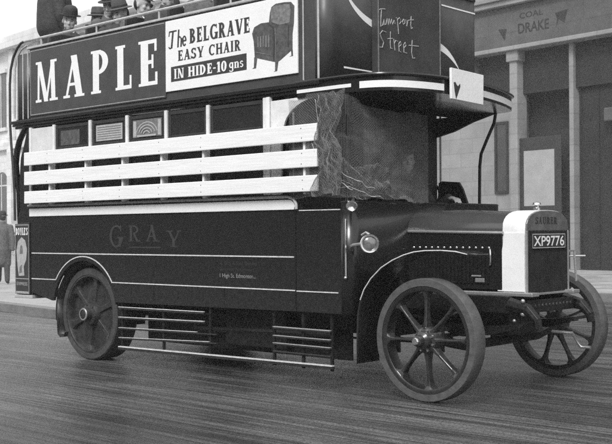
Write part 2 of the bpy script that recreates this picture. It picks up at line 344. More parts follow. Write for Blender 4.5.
def person(label, loc, yaw, group=None, pose='sit', coat='coat_dark', hatk='bowler', hatm='felt', hyaw=0., hpitch=0., hroll=0., lean=0., side=0., shirt=True, tie=True, moustache=False, arms='lap', legm='coat_dark', vox=.0085):
    """local frame: faces +x, z up, origin on the floor"""
    p = thing('person', label, 'person', loc, yaw, group); p.scale = (.9, .9, .9)
    hipz = .50 if pose == 'sit' else .88
    hip = Vector((0, 0, hipz)); ch = hip+Vector((lean*.32, side*.3, .36)); nk = hip+Vector((lean*.52, side*.5, .53)); hd = nk+Vector((lean*.1+.015, side*.1, .155))
    b = MB()
    Mx = head_mesh(b, hd, hyaw, hpitch, hroll); cap(b, nk+Vector((-.01, 0, -.04)), .055, hd+Vector((-.02, 0, -.06)), .052)
    # torso
    b.ball(hip+Vector((0, 0, .02)), .14, (.85, 1.15, .9)); b.ball(ch, .14, (.85, 1.25, 1.3)); cap(b, hip, .13, ch, .14)
    shl = [nk+Vector((-.02, s*.17, -.07)) for s in (-1, 1)]
    cap(b, shl[0], .06, shl[1], .06)
    A = []
    for i, s in enumerate((-1, 1)):
        sh = shl[i]
        if arms == 'lap': el = sh+Vector((.06, s*.06, -.28)); wr = el+Vector((.23, -s*.08, -.02)); hdir = (1, -s*.3, -.3)
        elif arms == 'rail': el = sh+Vector((.12, s*.08, -.24)); wr = el+Vector((.2, s*.02, .12)); hdir = (1, 0, -.1)
        elif arms == 'walk': el = sh+Vector((s*.05-.02, s*.05, -.29)); wr = el+Vector((s*.08+.06, 0, -.24)); hdir = (.2, 0, -1)
        else: el = sh+Vector((.04, s*.06, -.28)); wr = el+Vector((.1, -s*.02, -.24)); hdir = (.3, 0, -1)
        cap(b, sh, .052, el, .042); cap(b, el, .042, wr, .029); A.append((sh, el, wr))
        hand(b, wr, hdir, (0, -s, .2) if pose != 'sit' else (0, 0, 1), -s)
    L = []
    for s in (-1, 1):
        if pose == 'sit': h = hip+Vector((.02, s*.09, -.02)); kn = Vector((.45, s*.11, .5)); an = Vector((.43, s*.11, .1)); toe = Vector((.58, s*.12, .05))
        elif pose == 'walk': h = hip+Vector((0, s*.09, -.03)); kn = Vector((.1 if s > 0 else .02, s*.09, .48)); an = Vector((.2 if s > 0 else -.22, s*.09, .1)); toe = an+Vector((.14, s*.02, -.05 if s > 0 else -.06))
        else: h = hip+Vector((0, s*.09, -.03)); kn = Vector((.02, s*.1, .48)); an = Vector((-.02, s*.1, .09)); toe = Vector((.13, s*.12, .04))
        cap(b, h, .085, kn, .055); cap(b, kn, .055, an, .038); cap(b, an+Vector((0, 0, -.03)), .036, toe, .03); L.append((h, kn, an, toe))
    body = remesh(b, 'body', 'skin', p, vox, 4)
    c = MB()
    c.ball(ch, .165, (.9, 1.3, 1.35)); cap(c, hip+Vector((0, 0, -.02)), .165, ch, .168); cap(c, shl[0]+Vector((0, 0, .0)), .075, shl[1], .075); cap(c, nk+Vector((-.012, 0, -.07)), .095, nk+Vector((-.02, 0, .025)), .07)
    for i, (sh, el, wr) in enumerate(A):
        cap(c, sh, .077, el, .064); cap(c, el, .064, wr-(wr-el).normalized()*.01, .048)
    if pose == 'sit':
        for h, kn, an, toe in L: cap(c, h, .11, h.lerp(kn, .75), .09)
    else:
        mid = (L[0][1]+L[1][1])/2
        cap(c, hip+Vector((0, 0, -.05)), .17, mid+Vector((0, 0, .08)), .175)
        if pose == 'stand': cap(c, hip+Vector((-.03, 0, .1)), .21, ch+Vector((-.03, 0, 0)), .2)
        for h, kn, an, toe in L: cap(c, h, .11, kn, .1)
    coat_o = remesh(c, 'coat', coat, p, .013, 2)
    tr = MB()
    for h, kn, an, toe in L: cap(tr, h, .1, kn, .075); cap(tr, kn, .075, an, .06)
    remesh(tr, 'trousers', legm, p, .018, 1)
    bt = MB()
    for h, kn, an, toe in L: cap(bt, an+Vector((-.02, 0, -.03)), .046, toe, .038)
    remesh(bt, 'boots', 'leather', p, .012, 1)
    if shirt:
        F = Matrix.Rotation(hyaw*.4, 4, 'Z')
        f = lambda a, q, z: nk+F @ Vector((a, q, z))
        m = MB(); n0 = [f(.045, .045, .035), f(.062, 0, .012), f(.045, -.045, .035)]
        m.loft([[(v.x, v.y, v.z) for v in (f(.04, .05, .04), f(.075, .022, .015), f(.078, 0, -.0), f(.075, -.022, .015), f(.04, -.05, .04))], [(v.x, v.y, v.z) for v in (f(.05, .05, .01), f(.09, .03, -.03), f(.11, 0, -.11), f(.09, -.03, -.03), f(.05, -.05, .01))]], caps=False, closed=False)
        sh_o = m.build('shirt_collar', 'collar', p, smooth=True, thick=.006)
        if tie: MB().tube([f(.09, 0, .0), f(.1, 0, -.05), f(.118, 0, -.12)], [.012, .01, .014], 6).build('necktie', 'ink', p, smooth=True)
        lp = MB()
        for s in (-1, 1): lp.loft([[tuple(f(.06, s*.055, .035)), tuple(f(.105, s*.03, -.05)), tuple(f(.135, s*.008, -.16))], [tuple(f(.05, s*.085, .0)), tuple(f(.09, s*.085, -.06)), tuple(f(.135, s*.03, -.15))]], caps=False, closed=False)
        lp.build('lapels', coat, coat_o, smooth=True, thick=.008)
    face_bits(Mx, p, moustache)
    hat(hatk, Mx, p, hatm)
    return p
FZ = 2.34
G = 'passengers on the open top deck'
toC = R(-55)
person('standing passenger in a long dark coat at the very rear of the top deck', (-5.06, .50, FZ+.12), R(60), G, pose='stand', coat='coat_dark', hatk='bowler', arms='down')
person('passenger in bowler hat and white collar looking down at the camera beside the rear rail', (-4.71, .40, FZ-.07), R(-8), G, hyaw=R(-30), hpitch=R(12), hroll=R(-6), coat='coat_dark', hatk='bowler')
person('passenger in grey trilby just behind the man in the bowler hat', (-4.86, .86, FZ+.02), R(-10), G, coat='coat_mid', hatk='trilby', hatm='felt_grey', hyaw=R(-25), hpitch=R(6))
person('passenger in a light grey overcoat and dark hat leaning towards the rail', (-4.13, .50, FZ-.02), R(12), G, coat='coat_light', hatk='trilby', hatm='felt', lean=.12, side=-.22, hyaw=R(-75), hpitch=R(18), shirt=False)
person('passenger in black bowler in the second row ahead of the light grey overcoat', (-3.93, 1.1, FZ-.0), R(-5), G, coat='coat_dark', hatk='bowler', hyaw=R(-20))
person('passenger in mid grey coat and flat cap above the letter L', (-3.62, .45, FZ-.07), R(-5), G, coat='coat_mid', hatk='cap', hatm='felt_grey', hyaw=R(15), lean=.05, hpitch=R(14))
person('passenger in dark trilby above the left end of the white advertisement board', (-3.2, .42, FZ-.05), R(-5), G, coat='coat_dark', hatk='trilby', hyaw=R(-20), hpitch=R(10))
person('passenger in light grey coat and bowler seated furthest forward', (-2.66, .42, FZ-.05), R(0), G, coat='coat_light', hatk='bowler', hyaw=R(-30))
person('passenger in dark coat and flat cap in the second row behind the bowler hat', (-4.45, 1.15, FZ+.08), R(5), G, coat='coat_dark', hatk='cap', hyaw=R(-35))
person('passenger in black coat and grey trilby between two front-row passengers above the letter P', (-3.88, .40, FZ-.12), R(-10), G, coat='coat_dark', hatk='trilby', hatm='felt_grey', hyaw=R(-70), hpitch=R(15), shirt=True)
person('passenger in a dark coat in the second row above the letter E', (-3.3, 1.05, FZ+.08), R(0), G, coat='coat_dark', hatk='bowler', hyaw=R(-15), moustache=True)
person('driver in dark coat and peaked cap behind the wire netting', (-1.02, 1.14, .70), R(-15), None, coat='coat_dark', hatk='cap', hatm='felt_grey', hyaw=R(-22), hpitch=R(-2), arms='rail')
person('pedestrian in a grey overcoat walking on the wet pavement behind the bus', (-15.9, 6.45, .12), R(150), None, pose='walk', coat='coat_mid', hatk='bowler', arms='walk')
# ================================================================== THE BUS
bus = thing('double_deck_bus', 'dark open-top double-deck motor bus with white boards across its lower windows', 'bus')
W1 = 2.0
# lower side panel with wheel arch
def side_outline():
    pts = [(-4.80, 1.354), (-4.80, .61), (-4.45, .54)]
    a0 = math.asin((.54-.43)/.5)
    cx = -3.935
    for i in range(25):
        a = PI-a0-(PI-2*a0)*i/24
        pts.append((cx+.5*math.cos(a), .43+.5*math.sin(a)))
    pts += [(-3.44, .56), (-1.2, .58), (-1.2, 1.354)]
    return pts
for y0, y1 in ((0, .03), (W1-.03, W1)):
    MB().prism(side_outline(), y0, y1).build('side_panel', 'paint', bus, bevel=.003)
MB().box(-1.196, -.735, .002, .03, .58, 1.352).build('cab_door_panel', 'paint', bus, bevel=.004)
MB().box(-1.196, -.735, W1-.03, W1, .58, 1.352).build('cab_door_panel', 'paint', bus, bevel=.004)
# lining lines
l = MB()
l.box(-4.79, -1.215, -.004, .001, .991, 1.001)
l.box(-4.79, -4.375, -.004, .001, .739, .748); l.box(-3.5, -1.205, -.004, .001, .736, .745); l.box(-1.19, -.77, -.003, .003, .733, .741); l.box(-1.16, -.745, -.003, .003, 1.346, 1.354)
for i in range(20):
    a = [math.asin((.743-.43)/.54)+(PI-2*math.asin((.743-.43)/.54))*(i+k)/20 for k in (0, 1)]
    P = [(-3.935+r*math.cos(q), .43+r*math.sin(q)) for q, r in ((a[0], .536), (a[0], .546), (a[1], .546), (a[1], .536))]
    l.prism(P, -.004, .001)
l.build('lining', 'line', bus)
letters('G', -3.53, -3.33, 1.06, .2, 0, T=.14, m='faint', parent=bus)
letters('R', -3.25, -3.07, 1.112, .145, 0, T=.14, m='faint', parent=bus)
letters('A', -3.01, -2.82, 1.112, .145, 0, T=.14, m='faint', parent=bus)
letters('Y', -2.72, -2.53, 1.066, .14, 0, T=.14, m='faint', parent=bus)
flat([rect(-3.24, -2.8, 1.056, 1.066)], -.0006, 'lettering', 'faint', bus)
sans('A. Gray & Sons Owners', (-2.05, -.0006, .915), .43, .04, 'y', 'faint', bus)
sans('Omnibus Proprietors .', (-2.05, -.0006, .868), .42, .034, 'y', 'faint', bus)
sans('1 High St. Edmonton...', (-2.05, -.0006, .812), .42, .042, 'y', 'faint2', bus)
# panel joint, rivets
l = MB()
for x in (-4.05, -2.9, -2.0, -1.205, -.74): l.box(x-.003, x+.003, -.0035, .001, .6, .735)
l.box(-.742, -.736, -.004, .004, .6, 1.35)
for x in [-4.7+.12*i for i in range(29)]: l.ball((x, 0, 1.335), .004, u=6, v=4)
l.build('panel_beading', 'paint', bus)
# waist
def waist(y0, y1):
    p = [(-4.815, 1.357), (-1.205, 1.357), (-1.195, 1.38), (-1.2, 1.405), (-1.225, 1.428), (-1.26, 1.434), (-4.815, 1.434)]
    return MB().prism(p, y0, y1).build('waist_rail', 'white', bus, bevel=.003)
waist(-.012, .03); waist(W1-.03, W1+.012)
MB().tube([(-4.82, -.02, 1.463), (-2.7, -.02, 1.46), (-1.5, -.02, 1.456), (-1.26, -.02, 1.455), (-1.2, -.02, 1.438), (-1.172, -.02, 1.405), (-1.168, -.02, 1.36)], .011, 8).build('guard_rail', 'pale_rail', bus, smooth=True)
MB().box(-4.8, -1.2, -.006, .03, 1.4345, 1.446).box(-4.8, -1.2, -.002, .03, 1.446, 1.475).build('window_sill', 'paint', bus)
MB().box(-4.8, -1.2, W1-.03, W1+.006, 1.4345, 1.475).build('window_sill', 'paint', bus)
# glazing: posts, windows, vents, posters
posts = [-4.80, -4.395, -3.81, -3.258, -2.718, -2.182, -1.518]
for i, x in enumerate(posts):
    for yy in ((-.008, .04), (W1-.04, W1+.008)):
        MB().box(x-.018, x+.018, yy[0], yy[1], 1.475, 2.238).build('window_post', 'white_worn', bus, bevel=.004)
for side in (0, 1):
    y = .012 if side == 0 else W1-.012
    for i in range(6):
        a, b = posts[i]+.02, posts[i+1]-.02
        if i == 0:
            MB().box(a, b, y-.012, y+.012, 1.975, 2.225).build('cream_panel', 'cream', bus, bevel=.003)
            a0 = 1.475
            fr = MB().box(a, b, y-.012, y+.012, 1.475, 1.5).box(a, a+.025, y-.012, y+.012, 1.5, 1.97).box(b-.025, b, y-.012, y+.012, 1.5, 1.97).build('window', 'interior', bus, bevel=.002)
            MB().box(a+.02, b-.02, y+.0, y+.006, 1.49, 1.97).build('window_pane', 'glass', fr)
            continue
        fr = MB()
        fr.box(a, b, y-.01, y+.012, 1.475, 1.505); fr.box(a, a+.025, y-.01, y+.012, 1.505, 1.955); fr.box(b-.025, b, y-.01, y+.012, 1.505, 1.955)
        f = fr.build('window', 'interior', bus, bevel=.002)
        MB().box(a+.02, b-.02, y+.003, y+.009, 1.5, 1.96).build('window_pane', 'glass', f)
        MB().box(a, b, y-.014, y+.012, 1.958, 1.984).build('window_ledge', 'white_worn', bus, bevel=.003)
        v = MB().box(a, b, y-.006, y+.012, 1.988, 2.02).box(a, b, y-.006, y+.012, 2.195, 2.225).box(a, a+.035, y-.006, y+.012, 2.02, 2.195).box(b-.035, b, y-.006, y+.012, 2.02, 2.195).build('ventilator_frame', 'interior', bus, bevel=.003)
        MB().box(a+.03, b-.03, y+.001, y+.007, 2.015, 2.2).build('ventilator_pane', 'glass', v)
        if side == 0 and i == 2:
            p = MB().box(a+.06, b-.06, y-.003, y, 2.035, 2.18).build('window_bill', 'paper', v)
            flat([rect(a+.08, b-.08, 2.05+.021*k, 2.058+.021*k) for k in range(6)], y-.0035, 'bill_print', 'paper_print', p)
        if side == 0 and i == 3:
            p = MB().box(a+.05, b-.05, y-.003, y, 2.03, 2.185).build('window_bill', 'paper_print', v)
            q = [rect(a+.06, a+.1, 2.04, 2.175), rect(b-.1, b-.06, 2.04, 2.175)]
            for k in range(4): q += ring((a+b)/2, 2.05, .15-.034*k, .115-.026*k, .01, .01, 15, 165, 12)
            q += [rect(a+.12, b-.12, 2.034, 2.05)]
            flat(q, y-.0035, 'bill_print', 'paper', p)
        if side == 0 and i == 1:
            p = MB().box(a+.08, b-.16, y-.003, y, 2.03, 2.17).build('window_bill', 'hide', v)
# boarding slats over the windows
for z0, z1 in ((1.483, 1.606), (1.664, 1.799), (1.856, 1.988)):
    g = .002
    pts = [(-4.79, z0), (-.90, z0+.004), (-.898, z1+.002), (-4.787, z1-.004)]
    wbd = MB().prism(pts, -.085, -.06).build('window_board', 'plank', bus, bevel=.005)
    for xx in posts[1:6]+[-1.05]:
        for zz in (z0+.03, z1-.03): MB().lathe([(.0042, -.0862), (.0042, -.084)], xx+random.uniform(-.008, .008), 0, zz+random.uniform(-.006, .006), 8, 'y').build('nail_head', 'rimsteel', wbd)
for x in posts[1:6]+[-1.05]:
    sp = MB().box(x-.012, x+.012, -.058, -.01, 1.47, 1.99).build('board_batten', 'white_worn', bus, bevel=.002)
# interior: floor, ceiling, bulkheads, benches
MB().box(-4.78, -1.3, .04, W1-.04, .9, .94).build('saloon_floor', 'interior', bus)
MB().box(-4.9, -.9, .03, W1-.03, 2.26, 2.3).build('saloon_ceiling', 'interior', bus)
MB().box(-1.33, -1.29, .035, W1-.035, .6, 2.258).build('front_bulkhead', 'interior', bus)
MB().box(-4.80, -4.76, .035, 1.2, .76, 2.258).build('rear_bulkhead', 'interior', bus)
for yb in (.1, 1.5):
    MB().box(-4.7, -1.4, yb, yb+.42, .94, 1.25).box(-4.7, -1.4, yb if yb < 1 else yb+.36, yb+.06 if yb < 1 else yb+.42, 1.25, 1.6).build('saloon_bench', 'coat_mid', bus, bevel=.02)
# cab side: white post, swept white panel
MB().box(-1.50, -1.463, -.01, .03, 1.475, 2.24).build('cab_post', 'white', bus, bevel=.005)
sw = [(-1.455, 2.205), (-.897, 2.212)]
for i in range(12):
    a = i/11
    sw.append((-.91-.41*(math.sin(a*PI/2)), 2.204-.235*(1-math.cos(a*PI/2))))
sw += [(-1.345, 1.9), (-1.35, 1.475), (-1.455, 1.475)]
MB().prism(sw, 0, .02).build('swept_cab_panel', 'white_worn', bus, bevel=.002)
MB().box(-1.222, -1.212, .0, .012, 1.475, 2.1).build('cab_window_bar', 'pale_rail', bus)
MB().tube([(-1.15, .02, 2.24), (-1.15, .02, 1.36)], .016).build('cab_pillar', 'paint', bus)
# eaves moulding and advertisement side panels
for y0, sgn in ((0, -1), (W1, 1)):
    m = MB()
    m.box(-5.08, -.93, *sorted((y0+sgn*.0, y0-sgn*.03)), 2.24, 2.262); m.box(-5.1, -.92, *sorted((y0+sgn*.02, y0-sgn*.03)), 2.264, 2.285); m.box(-5.1, -.92, *sorted((y0+sgn*.035, y0-sgn*.03)), 2.287, 2.318)
    m.build('eaves_moulding', 'paint', bus, bevel=.005)
    MB().box(-4.80, -.98, *sorted((y0, y0-sgn*.025)), 2.32, 3.01).build('upper_side_panel', 'board', bus)
    MB().box(-4.83, -.98, *sorted((y0+sgn*.02, y0-sgn*.03)), 3.012, 3.034).build('panel_capping', 'pale_rail' if sgn < 0 else 'paint', bus, bevel=.005)
# maple board
brd = MB().box(-4.79, -2.705, -.012, -.001, 2.345, 3.0).build('advertisement_board', 'board', bus, bevel=.003)
flat([rect(-4.775, -2.72, 2.985, 2.99), rect(-4.775, -2.72, 2.357, 2.362), rect(-4.775, -4.77, 2.362, 2.985)], -.0126, 'board_lining', 'pale_rail', brd)
for ch, a, b in (('M', -4.69, -4.315), ('A', -4.215, -3.886), ('P', -3.785, -3.495), ('L', -3.415, -3.165), ('E', -3.085, -2.795)):
    letters(ch, a, b, 2.472, .395, -.0122, T=.235 if ch != 'M' else .18, t=.085, m='white', parent=brd)
wb = MB().box(-2.7, -1.15, -.016, -.001, 2.392, 2.995).build('advertisement_board', 'white', bus, bevel=.003)
letters('~he', -2.65, -2.42, 2.755, .15, -.0165, T=.2, m='ink', parent=wb, gap=.0)
letters('BELGRAVE', -2.392, -1.662, 2.768, .123, -.0165, T=.24, t=.12, m='ink', parent=wb, gap=.06)
letters('EASY', -2.54, -2.21, 2.639, .088, -.0165, T=.22, t=.12, m='ink', parent=wb, gap=.05)
letters('CHAIR', -2.15, -1.768, 2.639, .088, -.0165, T=.22, t=.12, m='ink', parent=wb, gap=.06)
flat([[(-2.628, 2.47), (-1.703, 2.476), (-1.703, 2.608), (-2.628, 2.598)]], -.0166, 'black_band', 'ink', wb)
letters('IN', -2.59, -2.46, 2.492, .084, -.0175, T=.22, t=.12, m='white', parent=wb, gap=.06)
letters('HIDE-10', -2.41, -1.93, 2.492, .084, -.0175, T=.24, t=.12, m='white', parent=wb, gap=.06)
letters('gns', -1.905, -1.735, 2.503, .084, -.0175, T=.2, t=.1, m='white', parent=wb, gap=.04)
ch0 = [[(-1.639, 2.753), (-1.615, 2.801), (-1.539, 2.822), (-1.452, 2.818), (-1.44, 2.89), (-1.423, 2.932), (-1.377, 2.951), (-1.282, 2.949), (-1.213, 2.94), (-1.178, 2.905), (-1.184, 2.773), (-1.199, 2.695), (-1.2, 2.576), (-1.342, 2.502), (-1.393, 2.502), (-1.611, 2.56), (-1.622, 2.689)]]
ch0 += [[(-1.617, 2.565), (-1.582, 2.55), (-1.597, 2.476), (-1.622, 2.478)], [(-1.387, 2.505), (-1.35, 2.505), (-1.365, 2.43), (-1.388, 2.433)], [(-1.216, 2.578), (-1.2, 2.59), (-1.195, 2.527), (-1.214, 2.534)], [(-1.64, 2.476), (-1.6, 2.476), (-1.6, 2.483), (-1.62, 2.486)], [(-1.405, 2.428), (-1.365, 2.43), (-1.37, 2.44)], [(-1.235, 2.525), (-1.195, 2.527), (-1.2, 2.535)]]
ad = flat(ch0, -.0166, 'chair_picture', 'hide', wb)
hl = [[(-1.434, 2.909), (-1.394, 2.935), (-1.282, 2.933), (-1.227, 2.924), (-1.215, 2.876), (-1.23, 2.785), (-1.339, 2.782), (-1.42, 2.815)]]
hl += [[(-1.58+.03*k, 2.64-.004*k), (-1.566+.03*k, 2.64-.004*k), (-1.566+.03*k, 2.72), (-1.58+.03*k, 2.722)] for k in range(5)]
hl += [[(-1.38, 2.53), (-1.375, 2.53), (-1.378, 2.76), (-1.386, 2.77)], [(-1.6, 2.6), (-1.41, 2.552), (-1.41, 2.557), (-1.6, 2.606)]]
flat(hl, -.0178, 'chair_picture', 'hide2', wb)
dk = [[(-1.405, 2.515), (-1.395, 2.515), (-1.387, 2.7), (-1.4, 2.775), (-1.45, 2.805), (-1.45, 2.797), (-1.41, 2.765)], [(-1.25, 2.6), (-1.243, 2.605), (-1.238, 2.77), (-1.245, 2.775)]]
flat(dk, -.0190, 'chair_picture', 'ink', wb)
# handrail on top deck
m = MB().tube([(-4.90, -.0, 3.105), (-3.9, 0, 3.105), (-2.9, 0, 3.11), (-1.9, 0, 3.11), (-1.0, 0, 3.11)], .013, 8)
for x in (-4.6, -3.7, -2.8, -1.9, -1.05): m.tube([(x, 0, 3.03), (x, 0, 3.105)], .009, 6)
m.build('top_handrail', 'pale_rail', bus, smooth=True)
m = MB().tube([(-4.95, W1, 3.105), (-1.0, W1, 3.11)], .013, 8)
for x in (-4.6, -3.7, -2.8, -1.9, -1.05): m.tube([(x, W1, 3.03), (x, W1, 3.105)], .009, 6)
m.build('top_handrail', 'paint', bus, smooth=True)
# upper deck floor, seats
MB().box(-5.1, -.95, .03, W1-.03, 2.302, 2.34).build('upper_deck_floor', 'paint_matt', bus)
def bench(x, y):
    f = MB().box(x-.2, x+.2, y, y+.82, 2.74, 2.765)
    f.box(x-.24, x-.21, y, y+.82, 2.8, 3.16)
    for yy in (y+.04, y+.75): f.box(x-.2, x-.17, yy, yy+.03, 2.34, 2.74).box(x+.15, x+.18, yy, yy+.03, 2.34, 2.74)
    f.build('upper_deck_seat', 'frame_dark', bus, bevel=.004)
for x in (-4.35, -3.75, -3.15, -2.55, -1.95, -1.35):
    for y in (.08, 1.1): bench(x, y)
# front of the upper deck with rounded corners
def front_plan(off=0):
    p = [(-.98, 0-off)]
    for i in range(7):
        a = R(-90+90*i/6); p.append((-.955+(.085+off)*math.cos(a), .085+(.085+off)*math.sin(a)))
    for i in range(7):
        a = R(0+90*i/6); p.append((-.955+(.085+off)*math.cos(a), W1-.085+(.085+off)*math.sin(a)))
    p.append((-.98, W1+off)); return p
fp = front_plan()
MB().loft([[(x, y, z) for x, y in fp] for z in (2.29, 3.2)], caps=False, closed=False).build('upper_front_panel', 'front', bus, smooth=True, thick=.012)
MB().tube([(x, y, 3.2) for x, y in fp], .018, 8).build('front_capping', 'paint', bus, smooth=True)
m = MB()
for yy in (.30,): pass
m.tube([(-.945, -.006, 2.3), (-.945, -.006, 3.15)], .009, 6).tube([(-1.1, -.004, 2.33), (-1.1, -.004, 3.0)], .006, 6)
m.build('corner_highlight_beading', 'pale_rail', bus, smooth=True)  # pale tubes stand for the rounded corner's highlight and a faint panel line
# oval ornament (two crescents) and border lining on the front panel
orn = []
def cres(pts_o, pts_i): 
    for i in range(len(pts_o)-1): orn.append([pts_i[i], pts_o[i], pts_o[i+1], pts_i[i+1]])
def bez(p0, p1, p2, n=12): return [((1-t)**2*p0[0]+2*t*(1-t)*p1[0]+t*t*p2[0], (1-t)**2*p0[1]+2*t*(1-t)*p1[1]+t*t*p2[1]) for t in [i/n for i in range(n+1)]]
cres(bez((.215, 2.985), (.34, 2.80), (.62, 2.752)), bez((.235, 2.985), (.38, 2.845), (.62, 2.812)))
cres(bez((1.33, 2.775), (1.55, 2.77), (1.70, 2.575)), bez((1.33, 2.715), (1.53, 2.70), (1.69, 2.575)))
cres(bez((.187, 2.434), (.35, 2.432), (.56, 2.432)), bez((.187, 2.42), (.35, 2.422), (.56, 2.422)))
cres(bez((1.45, 3.094), (1.7, 3.09), (1.95, 3.09)), bez((1.45, 3.082), (1.7, 3.078), (1.95, 3.078)))
for i in range(4): flat(orn[12*i:12*i+12], -.8622, 'front_lining', 'white', bus, axis='x', step=.0)
bxo = MB().box(-.864, -.80, .521, 1.338, 2.385, 3.19).build('route_board_box', 'front', bus, bevel=.006)
for yy in (.524, 1.335): MB().tube([(-.797, yy, 2.4), (-.797, yy, 3.18)], .005, 6).build('box_beading', 'paper_print', bxo)
strokes = [[(.53, 2.9), (.56, 2.912), (.611, 2.917)], [(.565, 2.91), (.556, 2.84), (.554, 2.775), (.58, 2.79), (.594, 2.833), (.60, 2.793), (.618, 2.80), (.634, 2.846), (.648, 2.80), (.66, 2.85)],
 [(.66, 2.85), (.672, 2.81), (.69, 2.85), (.70, 2.81), (.722, 2.846), (.735, 2.82)], [(.748, 2.87), (.762, 2.868), (.772, 2.8), (.778, 2.746)], [(.765, 2.857), (.79, 2.877), (.812, 2.85), (.79, 2.826)], [(.843, 2.872), (.828, 2.85), (.84, 2.83), (.862, 2.845), (.852, 2.872), (.843, 2.872)],
 [(.87, 2.872), (.888, 2.85), (.884, 2.82), (.9, 2.872), (.915, 2.872)], [(.943, 2.91), (.937, 2.84), (.944, 2.81), (.96, 2.82)], [(.92, 2.876), (.975, 2.884)],
 [(.62, 2.74), (.575, 2.745), (.543, 2.715), (.56, 2.685), (.588, 2.655), (.572, 2.615), (.53, 2.612)], [(.675, 2.752), (.67, 2.66), (.675, 2.62), (.695, 2.62)], [(.64, 2.69), (.70, 2.70)], [(.715, 2.70), (.73, 2.61)], [(.72, 2.66), (.74, 2.69), (.765, 2.685)], [(.775, 2.64), (.81, 2.665), (.80, 2.69), (.78, 2.67), (.782, 2.61), (.81, 2.605)],
 [(.84, 2.64), (.872, 2.665), (.862, 2.69), (.843, 2.67), (.845, 2.61), (.885, 2.605)], [(.955, 2.72), (.945, 2.62), (.96, 2.575), (.99, 2.58)], [(.91, 2.672), (1.04, 2.68)]]
m = MB()
for st in strokes: m.tube([(-.7985, a, b) for a, b in st], .0036, 5)
m.build('chalk_writing', 'chalk', bxo)
# canopy over the driver
cp = [(-1.16, -.012), (-.9, -.012), (-.72, -.008), (-.60, .005), (-.45, .05), (-.34, .14), (-.265, .3), (-.22, .5), (-.2, .75), (-.2, .95), (-.22, 1.1), (-.262, 1.3), (-.33, 1.55), (-.43, 1.82), (-.5, 1.94), (-.62, 2.0), (-.8, 2.012), (-1.16, 2.012)]
def off(p, d):
    c0 = Vector((-1.2, 1.0)); out = []
    for i, q in enumerate(p):
        a = Vector(p[max(i-1, 0)]); b = Vector(p[min(i+1, len(p)-1)]); t = (b-a).normalized(); n = Vector((t.y, -t.x))
        out.append(tuple(Vector(q)+n*d))
    return out
def band(plan, z0, z1, name, m, d=.004, a=0, b=None):
    pl = off(plan, d)[a:b]; qi = off(plan, d-.02)[a:b]
    MB().loft([[(x, y, z0) for x, y in pl], [(x, y, z1) for x, y in pl], [(x, y, z1) for x, y in qi], [(x, y, z0) for x, y in qi], [(x, y, z0) for x, y in pl]], caps=False, closed=False).build(name, m, bus, smooth=True)
# finer plan
fine = []
for i in range(len(cp)-1):
    P = [Vector(cp[max(i-1, 0)]), Vector(cp[i]), Vector(cp[i+1]), Vector(cp[min(i+2, len(cp)-1)])]
    for k in range(4):
        t = k/4; fine.append(tuple(.5*((2*P[1])+(-P[0]+P[2])*t+(2*P[0]-5*P[1]+4*P[2]-P[3])*t*t+(-P[0]+3*P[1]-3*P[2]+P[3])*t**3)))
fine.append(cp[-1])
MB().prism(fine, 2.2, 2.315, 'z').build('canopy', 'paint', bus, smooth=True)
MB().tube([(x, y, 2.318) for x, y in off(fine, .01)], .013, 8).build('canopy_gutter', 'paint', bus, smooth=True)
band(fine, 2.236, 2.262, 'canopy_band', 'white', a=0, b=12)
band(fine, 2.222, 2.272, 'canopy_band', 'white', a=13, b=30)
band(fine, 2.222, 2.272, 'canopy_band', 'white', a=38, b=56)
sq = MB().prism([(.592, 2.163), (1.012, 2.150), (1.018, 2.379), (.592, 2.392)], -.185, -.165, 'x').build('square_notice_board', 'white', bus, bevel=.003)
flat([[(.618, 2.285), (.63, 2.22), (.648, 2.162), (.672, 2.2), (.704, 2.26), (.70, 2.285), (.676, 2.262), (.66, 2.268), (.64, 2.29)]], -.1645, 'heart_mark', 'ink', sq, axis='x')
MB().box(-.186, -.19, .79, .81, 2.2, 2.3).build('board_bracket', 'paint', sq)
MB().prism([(-1.29, 2.2), (-1.29, 2.03), (-1.1, 2.07), (-.9, 2.14), (-.66, 2.2)], W1-.05, W1-.02).build('canopy_bracket', 'paint_matt', bus)
MB().prism([(-1.29, 2.2), (-1.29, 2.1), (-.75, 2.16), (-.7, 2.2)], .9, .94).build('canopy_bracket', 'paint_matt', bus)
# dash and cab sides
dp = [(-.735, .004)]
for i in range(7):
    a = R(-90+90*i/6); dp.append((-.72+.075*math.cos(a), .08+.075*math.sin(a)))
dp2 = dp+[(-.645, 1.0)]+[(x, W1-y) for x, y in reversed(dp)]
MB().loft([[(x, y, z) for x, y in dp2] for z in (.58, 1.40)], caps=False, closed=False).build('dash_panel', 'paint', bus, smooth=True, thick=.02)
MB().tube([(x, y, 1.402) for x, y in dp2], .013, 8).build('dash_capping', 'paint', bus, smooth=True)
MB().prism([(-1.28, 1.36), (-1.28, 1.62), (-1.24, 1.635), (-1.06, 1.62), (-1.02, 1.56), (-.97, 1.43), (-.86, 1.40), (-.74, 1.36)], W1-.03, W1-.005).build('cab_side_sheet', 'paint', bus, bevel=.004)
MB().tube([(-.68, 1.99, 2.22), (-.70, 1.99, 2.12), (-.78, 1.99, 1.97), (-.835, 1.99, 1.86), (-.85, 1.99, 1.75), (-.856, 1.99, 1.38)], .014, 8).build('canopy_stanchion', 'paint', bus, smooth=True)
MB().tube([(-.68, .01, 2.22), (-.69, .01, 1.4)], .014, 8).build('canopy_stanchion', 'paint', bus, smooth=True)
MB().tube([(-1.262, 1.98, 2.25), (-1.262, 1.98, 1.6)], .01, 6).build('canopy_stanchion', 'pale_rail', bus, smooth=True)
